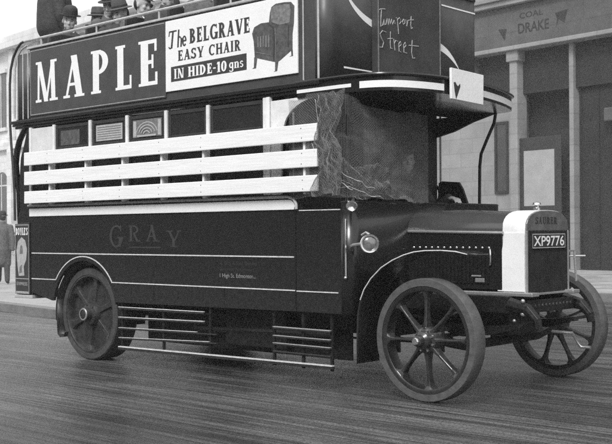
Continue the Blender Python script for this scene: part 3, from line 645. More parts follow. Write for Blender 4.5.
# steering wheel, driver's seat
MB().tube([(-.80+.17*math.sin(a)*.45, 1.1+.19*math.cos(a), 1.42+.17*math.sin(a)*.85) for a in [2*PI*i/24 for i in range(24)]], .012, 6, closed=True).tube([(-.80, 1.1, 1.42), (-.69, 1.1, 1.2)], .018, 6).tube([(-.8, .92, 1.42), (-.8, 1.28, 1.42)], .008, 6).build('steering_wheel', 'black', bus, smooth=True)
MB().box(-1.26, -.88, .75, 1.5, 1.0, 1.1).box(-1.28, -1.22, .75, 1.5, 1.1, 1.5).build('driver_seat', 'leather', bus, bevel=.02)
MB().box(-1.3, -.68, .04, W1-.04, .66, .7).build('cab_floor', 'interior', bus)
# wire netting over the cab
from mathutils import noise
def netting(name, m, nu, nv, fn, keep, th, label):
    nb = MB(); g = [[None]*(nu+1) for _ in range(nv+1)]
    for j in range(nv+1):
        for i in range(nu+1): g[j][i] = nb.v(fn(i/nu, j/nv))
    for j in range(nv):
        for i in range(nu):
            if not keep((i+.5)/nu, (j+.5)/nv): continue
            q = [g[j][i], g[j][i+1], g[j+1][i+1], g[j+1][i]]
            if (i+j) % 2: nb.f([q[0], q[1], q[2]]); nb.f([q[0], q[2], q[3]])
            else: nb.f([q[0], q[1], q[3]]); nb.f([q[1], q[2], q[3]])
    for v in [v for v in nb.b.verts if not v.link_faces]: nb.b.verts.remove(v)
    o = nb.build(name, m, bus, label=label)
    k = o.modifiers.new('w', 'WIREFRAME'); k.thickness = th; k.use_replace = True; k.use_even_offset = False
    return o
pth = [(-1.21, -.03), (-.80, -.035), (-.70, -.03), (-.63, .03), (-.60, .12), (-.60, .60), (-.61, .92)]
cum = [0]
for a, b in zip(pth, pth[1:]): cum.append(cum[-1]+math.hypot(b[0]-a[0], b[1]-a[1]))
def along(u):
    d = u*cum[-1]; i = 1
    while i < len(cum)-1 and cum[i] < d: i += 1
    t = (d-cum[i-1])/(cum[i]-cum[i-1]); return pth[i-1][0]+(pth[i][0]-pth[i-1][0])*t, pth[i-1][1]+(pth[i][1]-pth[i-1][1])*t
def main_net(u, v):
    x, y = along(u); z = 2.2*(1-v)+(1.45-.045*max(0, u-.35))*v
    d = noise.noise(Vector((u*5, v*3, 1.3)))*.05+noise.noise(Vector((u*12, v*9, 4.3)))*.014
    if u > .36: z -= (.06*math.sin((u-.36)*5)+.12*(u-.36))*(1-v)
    return (x+d*.8, y-d-.02, z+d*.7)
def net_edge(u, v):
    if u < .12: return v > .02
    lim = .44-.06*v+.03*noise.noise(Vector((v*4, 0, 3)))
    if u < lim: return True
    return v > .02
netting('wire_netting', 'net_dull', 132, 82, main_net, net_edge, .0021, 'wire netting stretched round the driver cab')
# a crumpled fold of the same netting gathered at the near corner
def fold(u, v):
    d = noise.noise(Vector((u*4, v*6, 8.3)))*.05+noise.noise(Vector((u*9, v*15, 2.3)))*.018
    return (-.90+.25*u-.04*math.sin(v*PI)*u+.02*math.sin(v*11)+d, -.075-abs(d)*.5, 2.2-.74*v+d*.5)
netting('netting_fold', 'net', 34, 78, fold, lambda u, v: True, .0023, 'crumpled fold of netting at the near corner of the cab')
def drape(u, v):
    d = noise.noise(Vector((u*6, v*3, 18.3)))*.04+noise.noise(Vector((u*14, v*7, 12.3)))*.012
    x, y = along(.36+.4*u)
    return (x+d, y-.04-abs(d)*.6, 1.76-.10*u-(.30-.06*u)*v+d*.6-.03*math.sin(u*7))
netting('netting_fold', 'net', 50, 28, drape, lambda u, v: v > .12+.1*u+.06*noise.noise(Vector((u*5, 0, 2))) and u < .93, .0022, 'lower drape of netting hanging over the dash')
rs = random.Random(5)
def wire(_pts, r):
    m = MB(); q = []; sd = rs.random()*50
    for i in range(len(_pts)-1):
        for s_ in range(8):
            v = Vector(_pts[i]).lerp(Vector(_pts[i+1]), s_/8); n = noise.noise(v*13+Vector((sd, 0, 0)))*.04; q.append(v+Vector((n, -abs(n)*.3, noise.noise(v*17+Vector((0, sd, 0)))*.03)))
    q.append(Vector(_pts[-1]))
    m.tube(q, [r*(.6+.8*rs.random()) for _ in q], 5).build('netting_binding', 'net_bright', bus, smooth=True)
wire([(-.93, -.07, 2.16), (-.88, -.07, 2.0), (-.97, -.07, 1.85), (-.9, -.07, 1.72), (-.8, -.06, 1.6), (-.72, -.06, 1.52), (-.6, -.02, 1.5), (-.5, .0, 1.47), (-.42, .1, 1.42)], .0024)
wire([(-.80, -.07, 2.17), (-.86, -.07, 2.0), (-.76, -.07, 1.8), (-.78, -.06, 1.62), (-.70, -.06, 1.56), (-.60, -.03, 1.52)], .0018)
wire([(-.78, -.06, 1.62), (-.66, -.06, 1.60), (-.55, -.02, 1.55), (-.46, .05, 1.5)], .002)
wire([(-.84, -.07, 1.52), (-.75, -.07, 1.49), (-.68, -.06, 1.53), (-.60, -.03, 1.49)], .003)
# horn bulb / fitting and side lamp
HR = Matrix.Translation((-.60, -.04, 1.37)) @ Matrix.Rotation(R(-55), 4, 'Z') @ Matrix.Rotation(R(28), 4, 'Y')
h = MB().lathe([(.008, -.13), (.014, -.11), (.018, -.06), (.03, -.025), (.043, 0), (.036, .004), (.014, -.02)], 0, 0, 0, 16, 'x').build('horn', 'nickel', bus, smooth=True); h.data.transform(HR)
hb_ = MB().ball((-.15, 0, 0), .03).build('horn_bulb', 'leather', h, smooth=True); hb_.data.transform(HR)
MB().tube([(-.66, .03, 1.36), (-.64, -.02, 1.38)], .01, 6).build('horn_bracket', 'black', h)
LR = Matrix.Translation((-.43, -.05, 1.10)) @ Matrix.Rotation(R(-42), 4, 'Z') @ Matrix.Translation((.43, .05, -1.10))
lm = MB().lathe([(.02, -.075), (.045, -.06), (.055, -.02), (.058, 0), (.056, .004)], -.43, -.05, 1.10, 24, 'x').build('side_lamp', 'black', bus, smooth=True, label='small round side lamp on a bent bracket')
lr_ = MB().lathe([(.052, 0), (.066, 0), (.069, .008), (.064, .018), (.054, .016)], -.43, -.05, 1.10, 32, 'x', True).build('lamp_rim', 'nickel', lm, smooth=True)
lg = MB().lathe([(.054, .006), (.046, .012), (.03, .02), (.004, .024)], -.43, -.05, 1.10, 24, 'x').build('lamp_glass', 'lens', lm, smooth=True)
for q_ in (lm, lr_, lg): q_.data.transform(LR)
MB().tube([(-.655, .02, 1.05), (-.62, -.03, 1.08), (-.58, -.05, 1.09), (-.5, -.05, 1.10)], .011, 6).tube([(-.50, -.05, 1.16), (-.46, -.05, 1.18), (-.43, -.05, 1.165)], .01, 6).build('lamp_bracket', 'alu', lm, smooth=True)
MB().tube([(-.69, -.008, .86), (-.69, -.01, 1.28)], .007, 6).ball((-.69, -.01, .85), .012).build('door_handle', 'nickel', bus, smooth=True)
# bonnet
def bon(x, w, zt, zs, zb):
    p = [(x, 1-w, zb), (x, 1-w, zs)]
    for i in range(1, 12):
        a = PI-PI*i/12; p.append((x, 1+w*math.copysign(abs(math.cos(a))**.75, math.cos(a)), zs+(zt-zs)*math.sin(a)**.8))
    return p+[(x, 1+w, zs), (x, 1+w, zb)]
MB().loft([bon(-.66, .325, 1.33, 1.195, 1.18), bon(-.645, .33, 1.352, 1.2, 1.18), bon(-.3, .325, 1.348, 1.19, 1.175), bon(.2, .315, 1.325, 1.18, 1.165)], caps=True, closed=False).build('bonnet_top', 'bonnet', bus, smooth=True)
MB().tube([(-.65, .672, 1.186), (.21, .682, 1.17)], .012, 8).build('bonnet_hinge', 'alu', bus, smooth=True)
for s in (-1, 1):
    yy = 1+s*.322
    side = MB().box(-.64, .2, *sorted((yy, yy-s*.012)), .76, 1.172).build('bonnet_side', 'black', bus, bevel=.003)
    lv = MB()
    for i in range(20):
        x = -.56+.034*i; lv.prism([(x-.011, .8), (x+.009, .8), (x+.009, 1.0), (x-.011, 1.0)], *sorted((yy, yy+s*.01)))
    lv.build('bonnet_louvre', 'black', side, bevel=.003)
    for i in range(13):
        x = -.584+.0565*i; MB().ball((x, yy+s*.004, 1.062), .0105, (1, .6, 1), 10, 6).build('bonnet_rivet', 'nickel', side, smooth=True)
    MB().tube([(.12+.02*math.sin(a)*1.0-.02, yy+s*(.004+.02*math.sin(a)), .995+.06*math.cos(a)) for a in [PI*i/10 for i in range(11)]], .007, 6).build('bonnet_handle', 'nickel', side, smooth=True)
    MB().box(-.02, .06, *sorted((yy, yy+s*.015)), .81, .84).box(-.05, .03, *sorted((yy+s*.003, yy+s*.018)), .85, .862).build('bonnet_catch', 'alu', side, bevel=.003)
    MB().box(-.66, .46, *sorted((yy+s*.02, yy-s*.08)), .716, .745).build('bonnet_sill', 'alu', bus, bevel=.006)
# radiator
def rad(x, w, flare=0, k=1.0):
    pts = [(x, 1-w, 1.18)]
    for i in range(1, 14):
        a = PI-PI*i/14; pts.append((x, 1+w*math.copysign(abs(math.cos(a))**.7, math.cos(a)), 1.2+.135*math.sin(a)**.85))
    return [(x, 1-w-flare, .73)]+pts+[(x, 1+w, 1.18), (x, 1+w+flare, .73)]
shell = MB().loft([rad(.2, .308), rad(.37, .308), rad(.38, .3)], caps=True, closed=True).build('radiator_shell', 'white_worn', bus, smooth=True)
MB().prism([(.16, .75), (.382, .75), (.382, 1.17), (.222, 1.17), (.2, 1.05)], .682, .69).build('radiator_side_plate', 'white', shell, bevel=.002)
# top tank front face & core
tank = [(y, z) for _, y, z in rad(0, .297)[1:-1]]
tk = [(1-.297, 1.185)]+[(y, z-.004) for y, z in tank if z > 1.185]+[(1+.297, 1.185)]
MB().prism(tk, .381, .392, 'x').build('radiator_top_tank', 'tank', shell, bevel=.004)
core = MB().box(.381, .386, .715, 1.285, .735, 1.182).build('radiator_core', 'black', shell)
m = MB()
for i in range(46):
    y = .72+.0124*i; m.box(.386, .390, y, y+.004, .74, 1.178)
m.build('radiator_fins', 'paint_matt', core)
m = MB().box(.381, .396, .7, .718, .72, 1.185).box(.381, .396, 1.282, 1.3, .72, 1.185).box(.381, .396, .718, 1.282, .72, .737).build('radiator_surround', 'alu', shell, bevel=.003)
MB().lathe([(.03, 0), (.03, .02), (.02, .025), (.02, .04), (.032, .045), (.028, .06), (.008, .066)], .3, 1.0, 1.33, 16, 'z').build('filler_cap', 'nickel', shell, smooth=True)
letters('SAURER', .82, 1.13, 1.233, .05, .3925, axis='x', T=.22, t=.12, m='plate', parent=shell, gap=.08)
np_ = MB().box(.392, .398, .768, 1.240, 1.055, 1.165).build('number_plate', 'plate', bus, bevel=.002, label='number plate reading XP9776')
flat([rect(.772, 1.236, 1.157, 1.161), rect(.772, 1.236, 1.059, 1.063), rect(.772, .776, 1.063, 1.157), rect(1.232, 1.236, 1.063, 1.157)], .3985, 'plate_border', 'line', np_, axis='x')
sans('XP9776', (.398, .79, 1.073), .43, .074, 'x', 'white', np_, bold=.012)
# perforated plate and dumb irons
pl = MB().box(.40, .42, .68, 1.32, .60, .69).build('front_apron', 'black', bus, bevel=.004)
for i in range(12): MB().lathe([(.011, 0), (.009, .003)], .42, .72+.05*i, .65, 10, 'x').build('apron_stud', 'rimsteel', pl)
ch = MB()
for s in (-1, 1):
    y = 1+s*.38
    ch.box(-5.0, .3, y-.03, y+.03, .6, .72)
    ch.tube([(.3, y, .66), (.45, y, .63), (.52, y, .56), (.53, y, .5)], [.055, .045, .035, .03], 8)
ch.build('chassis_rail', 'black', bus, bevel=.004)
for s in (-1, 1):
    y = 1+s*.42
    for xc, L in ((0, .52), (-3.935, .62)):
        sp = MB()
        for k in range(6):
            l0 = L*(1-.13*k); n = 12; z0 = .50-.011*k
            P = [(xc-l0+2*l0*i/n, z0+.055*((i-n/2)/(n/2))**2*(l0/L)**2) for i in range(n+1)]
            sp.prism(P+[(a, b-.0095) for a, b in reversed(P)], y-.035, y+.035)
        sp.build('leaf_spring', 'black', bus)
ax = MB().tube([(-.04, .1, .43), (-.04, .2, .43)], .035, 8).tube([(-.04, 1.8, .43), (-.04, 1.9, .43)], .035, 8).tube([(0, .2, .43), (0, .3, .40), (0, .5, .36), (0, 1.5, .36), (0, 1.7, .40), (0, 1.8, .43)], .035, 8)
ax.tube([(.0, .25, .5), (-.18, .6, .48)], .018, 6).tube([(-.18, .3, .42), (-.18, 1.7, .42)], .016, 8).tube([(0, .2, .34), (0, .2, .53)], .03, 8).tube([(0, 1.8, .34), (0, 1.8, .53)], .03, 8)
ax.build('front_axle', 'black', bus, smooth=True)
MB().tube([(-3.935, .2, .43), (-3.935, 1.8, .43)], .06, 10).ball((-3.935, 1.0, .43), .19, (1, 1, 1)).tube([(-3.9, 1, .43), (-1.0, 1, .6)], .03, 8).build('rear_axle', 'black', bus, smooth=True)
MB().box(-.55, .2, .78, 1.22, .42, .74).box(-1.5, -.6, .75, 1.25, .45, .72).lathe([(.16, 0), (.2, .1), (.2, .3)], -.75, 1, .6, 16, 'x').build('engine_sump', 'black', bus, bevel=.03)
MB().tube([(.42, 1.0, .45), (.58, 1.0, .45), (.58, 1.12, .34), (.66, 1.12, .34)], .012, 8).build('starting_handle', 'nickel', bus, smooth=True)
MB().tube([(-.25, .62, .55), (-.1, .6, .6), (.32, .6, .62)], .01, 6).ball((.42, .6, .69), .016).ball((.42, .6, .60), .018).ball((.35, .6, .55), .013).build('spring_fitting', 'alu', bus, smooth=True)
MB().tube([(.3, 1.34, .99), (.42, 1.5, .99)], .008, 6).tube([(.37, 1.35, 1.03), (.37, 1.42, 1.03), (.37, 1.45, .8)], .01, 6).build('lamp_iron', 'nickel', bus, smooth=True)
# front mudguards
gp = [(-.60, .23), (-.60, .45), (-.59, .6), (-.565, .69), (-.53, .766), (-.465, .847), (-.37, .927), (-.27, .98), (-.17, 1.018), (-.08, 1.04), (.02, 1.05), (.15, 1.052), (.268, 1.045), (.36, 1.027)]
for y0, y1, q in ((.005, .26, gp), (1.76, 1.995, gp[:9])):
    g = MB().loft([[(x, y, z) for x, z in q] for y in (y0, y0+.02, y1)], caps=False, closed=False).build('front_mudguard', 'paint', bus, smooth=True, thick=.006)
    if y0 < 1: MB().tube([(x, y0, z+.003) for x, z in q[3:]], [.0045]*10+[.003], 6).build('mudguard_edge', 'line', g, smooth=True)
MB().box(-.66, -.42, .27, .29, .3, .85).build('mudguard_stay', 'black', bus)
# rear flap of the rear mudguard
for y0, y1 in ((.03, .34), (1.66, 1.97)):
    MB().loft([[(x, y, z) for x, z in ((-4.40, .55), (-4.405, .3), (-4.395, .22), (-4.36, .195), (-4.30, .2), (-4.27, .25))] for y in (y0, y1)], caps=False, closed=False).build('rear_mudguard_flap', 'black', bus, smooth=True, thick=.012)
    MB().loft([[(-3.935+.49*math.cos(a), y, .43+.49*math.sin(a)) for a in [R(190-200*i/24) for i in range(25)]] for y in (y0, y1)], caps=False, closed=False).build('rear_mudguard', 'black', bus, smooth=True, thick=.01)
# wheels
def front_wheel(y, out, rot):
    w = bpy.data.objects.new('front_wheel', None); C.objects.link(w); w.parent = bus; w.location = (-.04, y, .43)
    # local: axis y, outward face at -y*out
    MB().lathe([(.376, -.06), (.422, -.06), (.43, -.05), (.43, .05), (.422, .06), (.376, .06)], 0, 0, 0, 72, 'y', True).build('tyre', 'rubber', w, smooth=True)
    MB().lathe([(.342, -.05), (.35, -.056), (.375, -.056), (.375, .056), (.35, .056), (.342, .05), (.35, .03), (.35, -.03)], 0, 0, 0, 72, 'y', True).build('rim', 'rimdark', w, smooth=True)
    m = MB()
    for i in range(8):
        a = R(rot+45*i); ca, sa = math.cos(a), math.sin(a); rings = []
        for r, hw, d0, d1 in ((.05, .022, -.03, .05), (.09, .016, -.025, .045), (.15, .0105, -.02, .03), (.22, .009, -.018, .025), (.28, .011, -.02, .026), (.32, .018, -.028, .032), (.34, .038, -.038, .04), (.352, .07, -.048, .046)):
            bow = .0
            d = out*(-.03*(1-r/.35))
            ring4 = []
            for tt, dd in ((-hw, d0*1+d), (-hw*.55, d0*1.5*out if False else d0-.006+d), (hw*.55, d0-.006+d), (hw, d0+d), (hw, d1+d), (-hw, d1+d)):
                ring4.append((r*ca-tt*sa, dd, r*sa+tt*ca))
            rings.append(ring4)
        m.loft(rings)
    m.build('spokes', 'cast', w, smooth=False, bevel=.003)
    hb = MB().lathe([(.03, -.15), (.038, -.145), (.042, -.11), (.055, -.10), (.062, -.095), (.068, -.06), (.09, -.05), (.095, -.03), (.09, .06), (.05, .08)], 0, 0, 0, 24, 'y').build('hub', 'cast', w, smooth=True)
    for i in range(8):
        a = R(rot+22+45*i); MB().lathe([(.009, -.066), (.009, -.045)], .075*math.cos(a), 0, .075*math.sin(a), 8, 'y').build('hub_bolt', 'nickel', hb)
    MB().lathe([(.022, -.172), (.027, -.165), (.027, -.15)], 0, 0, 0, 8, 'y').build('hub_nut', 'nickel', hb, smooth=False)
    if out < 0: w.rotation_euler.z = PI
    return w
front_wheel(.124, 1, 2)
front_wheel(1.875, -1, 20)
def rear_wheel(y, out):
    w = bpy.data.objects.new('rear_wheel', None); C.objects.link(w); w.parent = bus; w.location = (-3.935, y, .43)
    MB().lathe([(.37, -.06), (.42, -.06), (.43, -.05), (.43, .045), (.415, .05), (.415, .07), (.43, .075), (.43, .17), (.42, .18), (.37, .18)], 0, 0, 0, 72, 'y', True).build('tyre', 'rubber_dark', w, smooth=True)
    MB().lathe([(.345, -.045), (.352, -.056), (.369, -.056), (.369, .17), (.34, .17), (.34, .03), (.08, .0), (.08, -.01), (.335, .012)], 0, 0, 0, 72, 'y', True).build('disc_rim', 'cast_dirty', w, smooth=True)
    m = MB()
    for i in range(6):
        a = R(20+60*i); ca, sa = math.cos(a), math.sin(a); rings = []
        for r, hw, d0 in ((.06, .05, -.03), (.12, .035, -.025), (.22, .028, -.02), (.3, .035, -.022), (.345, .07, -.035)):
            rings.append([(r*ca-tt*sa, dd, r*sa+tt*ca) for tt, dd in ((-hw, .01), (-hw*.7, d0), (hw*.7, d0), (hw, .01))])
        m.loft(rings)
    m.build('spokes', 'cast_dirty', w, bevel=.004)
    hb = MB().lathe([(.04, -.125), (.055, -.12), (.06, -.1), (.062, -.07), (.1, -.06), (.115, -.03), (.115, .0)], 0, 0, 0, 28, 'y').build('hub', 'cast_dirty', w, smooth=True)
    MB().lathe([(.044, -.131), (.055, -.132), (.06, -.124), (.05, -.122)], 0, 0, 0, 24, 'y', True).build('hub_ring', 'alu', hb, smooth=True)
    for i in range(6):
        a = R(50+60*i); MB().lathe([(.012, -.07), (.014, -.05)], .09*math.cos(a), 0, .09*math.sin(a), 8, 'y').build('hub_bolt', 'rimsteel', hb)
    if out < 0: w.rotation_euler.z = PI
rear_wheel(.124, 1); rear_wheel(1.876, -1)
# lifeguard rails between the wheels
for yy, s in ((.02, 1), (W1-.02, -1)):
    for (xa, xb, za, zb) in ((-3.41, -2.26, .512, .520), (-3.41, -2.26, .424, .443), (-3.41, -2.11, .331, .354), (-3.41, -2.11, .241, .281)):
        MB().prism([(xa, za-.012), (xb, zb-.012), (xb, zb), (xa, za)], yy-.012, yy+.012).build('lifeguard_rail', 'paint', bus, bevel=.004)
    for (xa, xb, z) in ((-1.45, -.855, .45), (-1.45, -.855, .383), (-1.45, -.855, .325), (-1.45, -.855, .268)):
        MB().box(xa, xb, yy-.02, yy+.02, z-.016, z).build('lifeguard_rail', 'paint', bus, bevel=.005)
    MB().prism([(-3.42, .135), (-.84, .168), (-.84, .187), (-3.42, .158)], yy-.015, yy+.015).build('lifeguard_board', 'paint_matt', bus, bevel=.003)
    m = MB()
    for x in (-3.38, -2.8, -2.2, -1.46, -1.15, -.86): m.box(x-.012, x+.012, yy+.01*s-.008, yy+.01*s+.008, .15, .6)
    m.build('lifeguard_hanger', 'black', bus)
MB().prism([(-3.41, .519), (-2.26, .526), (-2.26, .532), (-3.41, .524)], .004, .022).prism([(-3.41, .428), (-2.26, .447), (-2.26, .453), (-3.41, .433)], .004, .022).prism([(-3.41, .159), (-.84, .188), (-.84, .197), (-3.41, .168)], .001, .03).prism([(-3.41, .334), (-2.35, .355), (-2.35, .359), (-3.41, .337)], .004, .022).prism([(-3.41, .245), (-2.2, .283), (-2.2, .287), (-3.41, .248)], .004, .022).build('lifeguard_lining', 'line', bus)
MB().box(-1.45, -.86, -.002, .03, .4505, .4545).box(-1.45, -.86, -.002, .03, .3835, .386).box(-1.45, -.86, -.002, .03, .3255, .328).build('lifeguard_lining', 'pale_rail', bus)
MB().box(-2.2, -1.5, .2, .5, .25, .56).build('battery_box', 'black', bus, bevel=.01)
MB().box(-2.2, -1.5, W1-.4, W1-.06, .25, .58).build('tool_box', 'black', bus, bevel=.01)
MB().box(-3.35, -.9, .30, .32, .2, .6).build('under_shade_sheet', 'black', bus)  # added dark sheet keeping the space behind the rails in shade
MB().tube([(-2.6, .22, .36), (-1.0, .22, .4)], .03, 8).tube([(-3.3, .24, .48), (-2.2, .24, .5)], .02, 8).build('exhaust_pipe', 'black', bus, smooth=True)
# rear platform, stair, hoop, poster
MB().box(-5.11, -4.79, .0, W1, .545, .578).build('rear_step', 'pale_rail', bus, bevel=.006)
MB().box(-5.09, -4.81, .02, W1-.1, .58, .62).build('rear_platform', 'frame_dark', bus)
pb = MB().prism([(-5.088, .585), (-4.83, .585), (-4.832, 1.30), (-5.088, 1.285)], -.004, .012).build('rear_poster_board', 'ink', bus, bevel=.003, label='narrow enamel advertisement board at the rear stair')
flat([rect(-5.082, -4.835, 1.272, 1.279), rect(-5.082, -5.076, .60, 1.272), rect(-4.842, -4.836, .60, 1.272), rect(-5.082, -4.836, .735, .742), rect(-5.082, -4.836, .59, .598), rect(-5.072, -4.846, .60, .612)], -.0046, 'poster_border', 'paper', pb)
letters("BOYLE'S", -5.07, -4.85, 1.175, .072, -.0046, T=.26, t=.14, m='white', parent=pb, gap=.04)
sans('EXPRESS', (-5.055, -.0046, .672), .19, .032, 'y', 'paper', pb)
q = ring(-4.965, 1.02, .095, .14, .0951, .1401, 0, 360, 24)
flat([[(-5.06, 1.02), (-5.03, 1.11), (-4.965, 1.155), (-4.9, 1.12), (-4.868, 1.03), (-4.885, .93), (-4.93, .86), (-4.92, .77), (-5.02, .765), (-5.04, .86)]], -.0046, 'poster_figure', 'paper', pb)
flat([[(-4.99, 1.06), (-4.97, 1.08), (-4.95, 1.06), (-4.94, .99), (-5.0, .985)], [(-5.0, .86), (-4.96, .88), (-4.96, .8), (-5.01, .79)]], -.0052, 'poster_figure', 'paper_print', pb)
sp = [(-4.79, .62), (-5.07, .62), (-5.07, 1.3), (-5.02, 1.42), (-5.03, 1.7), (-5.0, 1.95), (-4.93, 2.1), (-4.88, 2.24), (-4.79, 2.24)]
MB().prism(sp, .014, .04).build('stair_panel', 'paint', bus, bevel=.004)
m = MB(); n = 20
A = [(-4.87, .0, 2.3), (-4.96, -.01, 2.2), (-5.03, -.01, 2.12), (-5.09, -.0, 2.02), (-5.115, .0, 1.9), (-5.1, .0, 1.78), (-5.085, .02, 1.6), (-5.085, .03, 1.3)]
m.loft([[(x, y, z) for x, y, z in A], [(x-.0, y+.06, z) for x, y, z in A]], caps=False, closed=False)
m.build('stair_stringer', 'paint', bus, smooth=True, thick=.02)
# curved stair well sheet
wp = [(-5.07, .04), (-5.13, .15), (-5.17, .35), (-5.17, .6), (-5.13, .8), (-5.05, .92), (-4.9, 1.0)]
MB().loft([[(x, y, z+(i*.12)) for i, (x, y) in enumerate(wp)] for z in (.6, 1.3)], caps=False, closed=False).build('stair_sheet', 'paint', bus, smooth=True, thick=.01)
for i in range(8):
    a = R(-90-22*i); 
    MB().prism([(-4.82, .45), (-4.82+.32*math.cos(a), .45+.4*math.sin(a)), (-4.82+.32*math.cos(a-R(24)), .45+.4*math.sin(a-R(24)))], .78+.2*i, .8+.2*i, 'z').build('stair_tread', 'frame_dark', bus)
# upper rear corner
cpn = [(-4.8, .004), (-5.0, .004)]+[(-5.0+.13*math.cos(R(270-90*i/6)), .134+.13*math.sin(R(270-90*i/6))) for i in range(1, 7)]+[(-5.13, 1.0), (-5.13, 1.87)]
MB().loft([[(x, y, z) for x, y in cpn] for z in (2.32, 2.98)], caps=False, closed=False).build('upper_rear_panel', 'front', bus, smooth=True, thick=.012)
m = MB()
for x in (-4.83, -4.92, -5.02): m.tube([(x, -.004, 2.33), (x, -.004, 3.0)], .007, 6)
m.build('rear_beading', 'pale_rail', bus, smooth=True)
MB().tube([(-4.90, 0, 3.105), (-4.96, 0, 3.095), (-5.03, 0, 3.05), (-5.1, .0, 2.97), (-5.15, .0, 2.85), (-5.168, .0, 2.7), (-5.168, .0, 2.3), (-5.15, .0, 2.1), (-5.12, .0, 1.88), (-5.095, 0, 1.6), (-5.09, 0, 1.32)], .013, 8).build('rear_hoop_rail', 'rimsteel', bus, smooth=True)
MB().tube([(-4.85, 0.0, 3.06), (-4.95, 0.0, 3.03), (-5.03, 0, 2.96), (-5.07, 0, 2.85), (-5.08, 0, 2.35)], .008, 8).build('rear_inner_rail', 'pale_rail', bus, smooth=True)
# ================================================================== SETTING
# road
rm = bpy.data.materials.new('wet_wood_block_road'); rm.use_nodes = True
n = rm.node_tree.nodes; l = rm.node_tree.links; b = n['Principled BSDF']
tc = n.new('ShaderNodeTexCoord')
def N(scale, sx=(1, 1, 1), det=6, rough=.6, rot=0, dist=0):
    mp = n.new('ShaderNodeMapping'); mp.inputs['Scale'].default_value = sx; mp.inputs['Rotation'].default_value = (0, 0, rot)
    t = n.new('ShaderNodeTexNoise'); t.inputs['Scale'].default_value = scale; t.inputs['Detail'].default_value = det; t.inputs['Roughness'].default_value = rough; t.inputs['Distortion'].default_value = dist
    l.new(tc.outputs['Object'], mp.inputs[0]); l.new(mp.outputs[0], t.inputs['Vector']); return t.outputs['Fac']
def MR(v, a, b_, c, d):
    r = n.new('ShaderNodeMapRange'); r.inputs[1].default_value = a; r.inputs[2].default_value = b_; r.inputs[3].default_value = c; r.inputs[4].default_value = d; l.new(v, r.inputs[0]); return r.outputs[0]
def MT(op, a, b_):
    r = n.new('ShaderNodeMath'); r.operation = op
    for i, q in enumerate((a, b_)):
        if isinstance(q, (int, float)): r.inputs[i].default_value = q
        else: l.new(q, r.inputs[i])
    return r.outputs[0]
st1 = N(1.0, (.12, 7, 1), 4, .6, R(2.5), 0)
st2 = N(1.0, (.3, 26, 1), 4, .7, R(3.4), 0)
gr = N(60, det=8, rough=.9)
gr2 = N(11, det=5, rough=.7)
bl = N(.45, (.6, 1.3, 1), 6, .7)
mp = n.new('ShaderNodeMapping'); mp.inputs['Rotation'].default_value = (0, 0, R(2.8)); l.new(tc.outputs['Object'], mp.inputs[0])
wob = n.new('ShaderNodeTexNoise'); wob.inputs['Scale'].default_value = 1.3; l.new(tc.outputs['Object'], wob.inputs['Vector'])
va = n.new('ShaderNodeVectorMath'); va.operation = 'MULTIPLY_ADD'; va.inputs[1].default_value = (.05, .05, 0); l.new(wob.outputs['Color'], va.inputs[0]); l.new(mp.outputs[0], va.inputs[2])
br = n.new('ShaderNodeTexBrick'); br.inputs['Scale'].default_value = 1; br.inputs['Brick Width'].default_value = .23; br.inputs['Row Height'].default_value = .082; br.inputs['Mortar Size'].default_value = .007; br.inputs['Mortar Smooth'].default_value = .6
br.inputs['Color1'].default_value = (.84, .84, .84, 1); br.inputs['Color2'].default_value = (1.1, 1.1, 1.1, 1); br.inputs['Mortar'].default_value = (.62, .62, .62, 1); l.new(va.outputs[0], br.inputs['Vector'])
bwn = n.new('ShaderNodeRGBToBW'); l.new(br.outputs['Color'], bwn.inputs[0])
streak = MT('ADD', MT('MULTIPLY', st1, .4), MT('MULTIPLY', st2, .6))
colr = MT('MULTIPLY', MT('MULTIPLY', MT('MULTIPLY', MR(streak, .43, .57, .026, .12), MR(gr, .42, .58, .3, 1.9)), bwn.outputs[0]), MR(bl, .38, .62, .5, 1.4))
l.new(colr, b.inputs['Base Color'])
l.new(MR(MT('ADD', MT('ADD', MT('MULTIPLY', streak, .3), MT('MULTIPLY', gr, .3)), MT('MULTIPLY', bl, .4)), .4, .6, .16, .5), b.inputs['Roughness'])
bp_ = n.new('ShaderNodeBump'); bp_.inputs['Strength'].default_value = .9; bp_.inputs['Distance'].default_value = .008
l.new(MT('ADD', MT('ADD', MT('MULTIPLY', streak, .9), MT('MULTIPLY', gr, 1.0)), MT('MULTIPLY', br.outputs['Fac'], -.22)), bp_.inputs['Height']); l.new(bp_.outputs[0], b.inputs['Normal'])
b.inputs['Specular IOR Level'].default_value = .5
struct(MB().prism([(-130, -130), (130, -130), (130, 130), (-130, 130)], -.3, 0, 'z').build('road', rm))
# pavement: its kerb runs behind the bus, turns away and crosses the far side
kerb_line = [(-129, 20.5), (-60, 10.2), (-14, 3.5), (-8.3, 2.67), (-7.4, 2.62), (-6.7, 2.9), (-6.35, 3.5), (-6.3, 4.6), (-6.3, 9.0), (-6.0, 9.9), (-5.3, 10.45), (-4.4, 10.55), (30, 6.4), (129, -5.5)]
inner = [(-129, 20.72), (-60, 10.42), (-14, 3.72), (-8.3, 2.89), (-7.48, 2.85), (-6.9, 3.05), (-6.57, 3.6), (-6.52, 4.6), (-6.52, 9.05), (-6.2, 10.05), (-5.4, 10.67), (-4.4, 10.77), (30, 6.62), (129, -5.28)]
kb = MB()
kb.loft([[(x, y, -.05) for x, y in kerb_line], [(x, y, .12) for x, y in kerb_line], [(x, y, .12) for x, y in inner], [(x, y, .05) for x, y in inner]], caps=False, closed=False)
struct(kb.build('kerb', 'kerb'))
pm = M['pave']
struct(MB().prism(inner+[(129, 129), (-129, 129)], .0, .116, 'z').build('pavement', 'pave'))
ux = Vector((.9925, -.1219)); nn = Vector((-.1219, -.9925)); O = Vector((-9.2, 19.8))
rz = math.atan2(ux.y, ux.x)
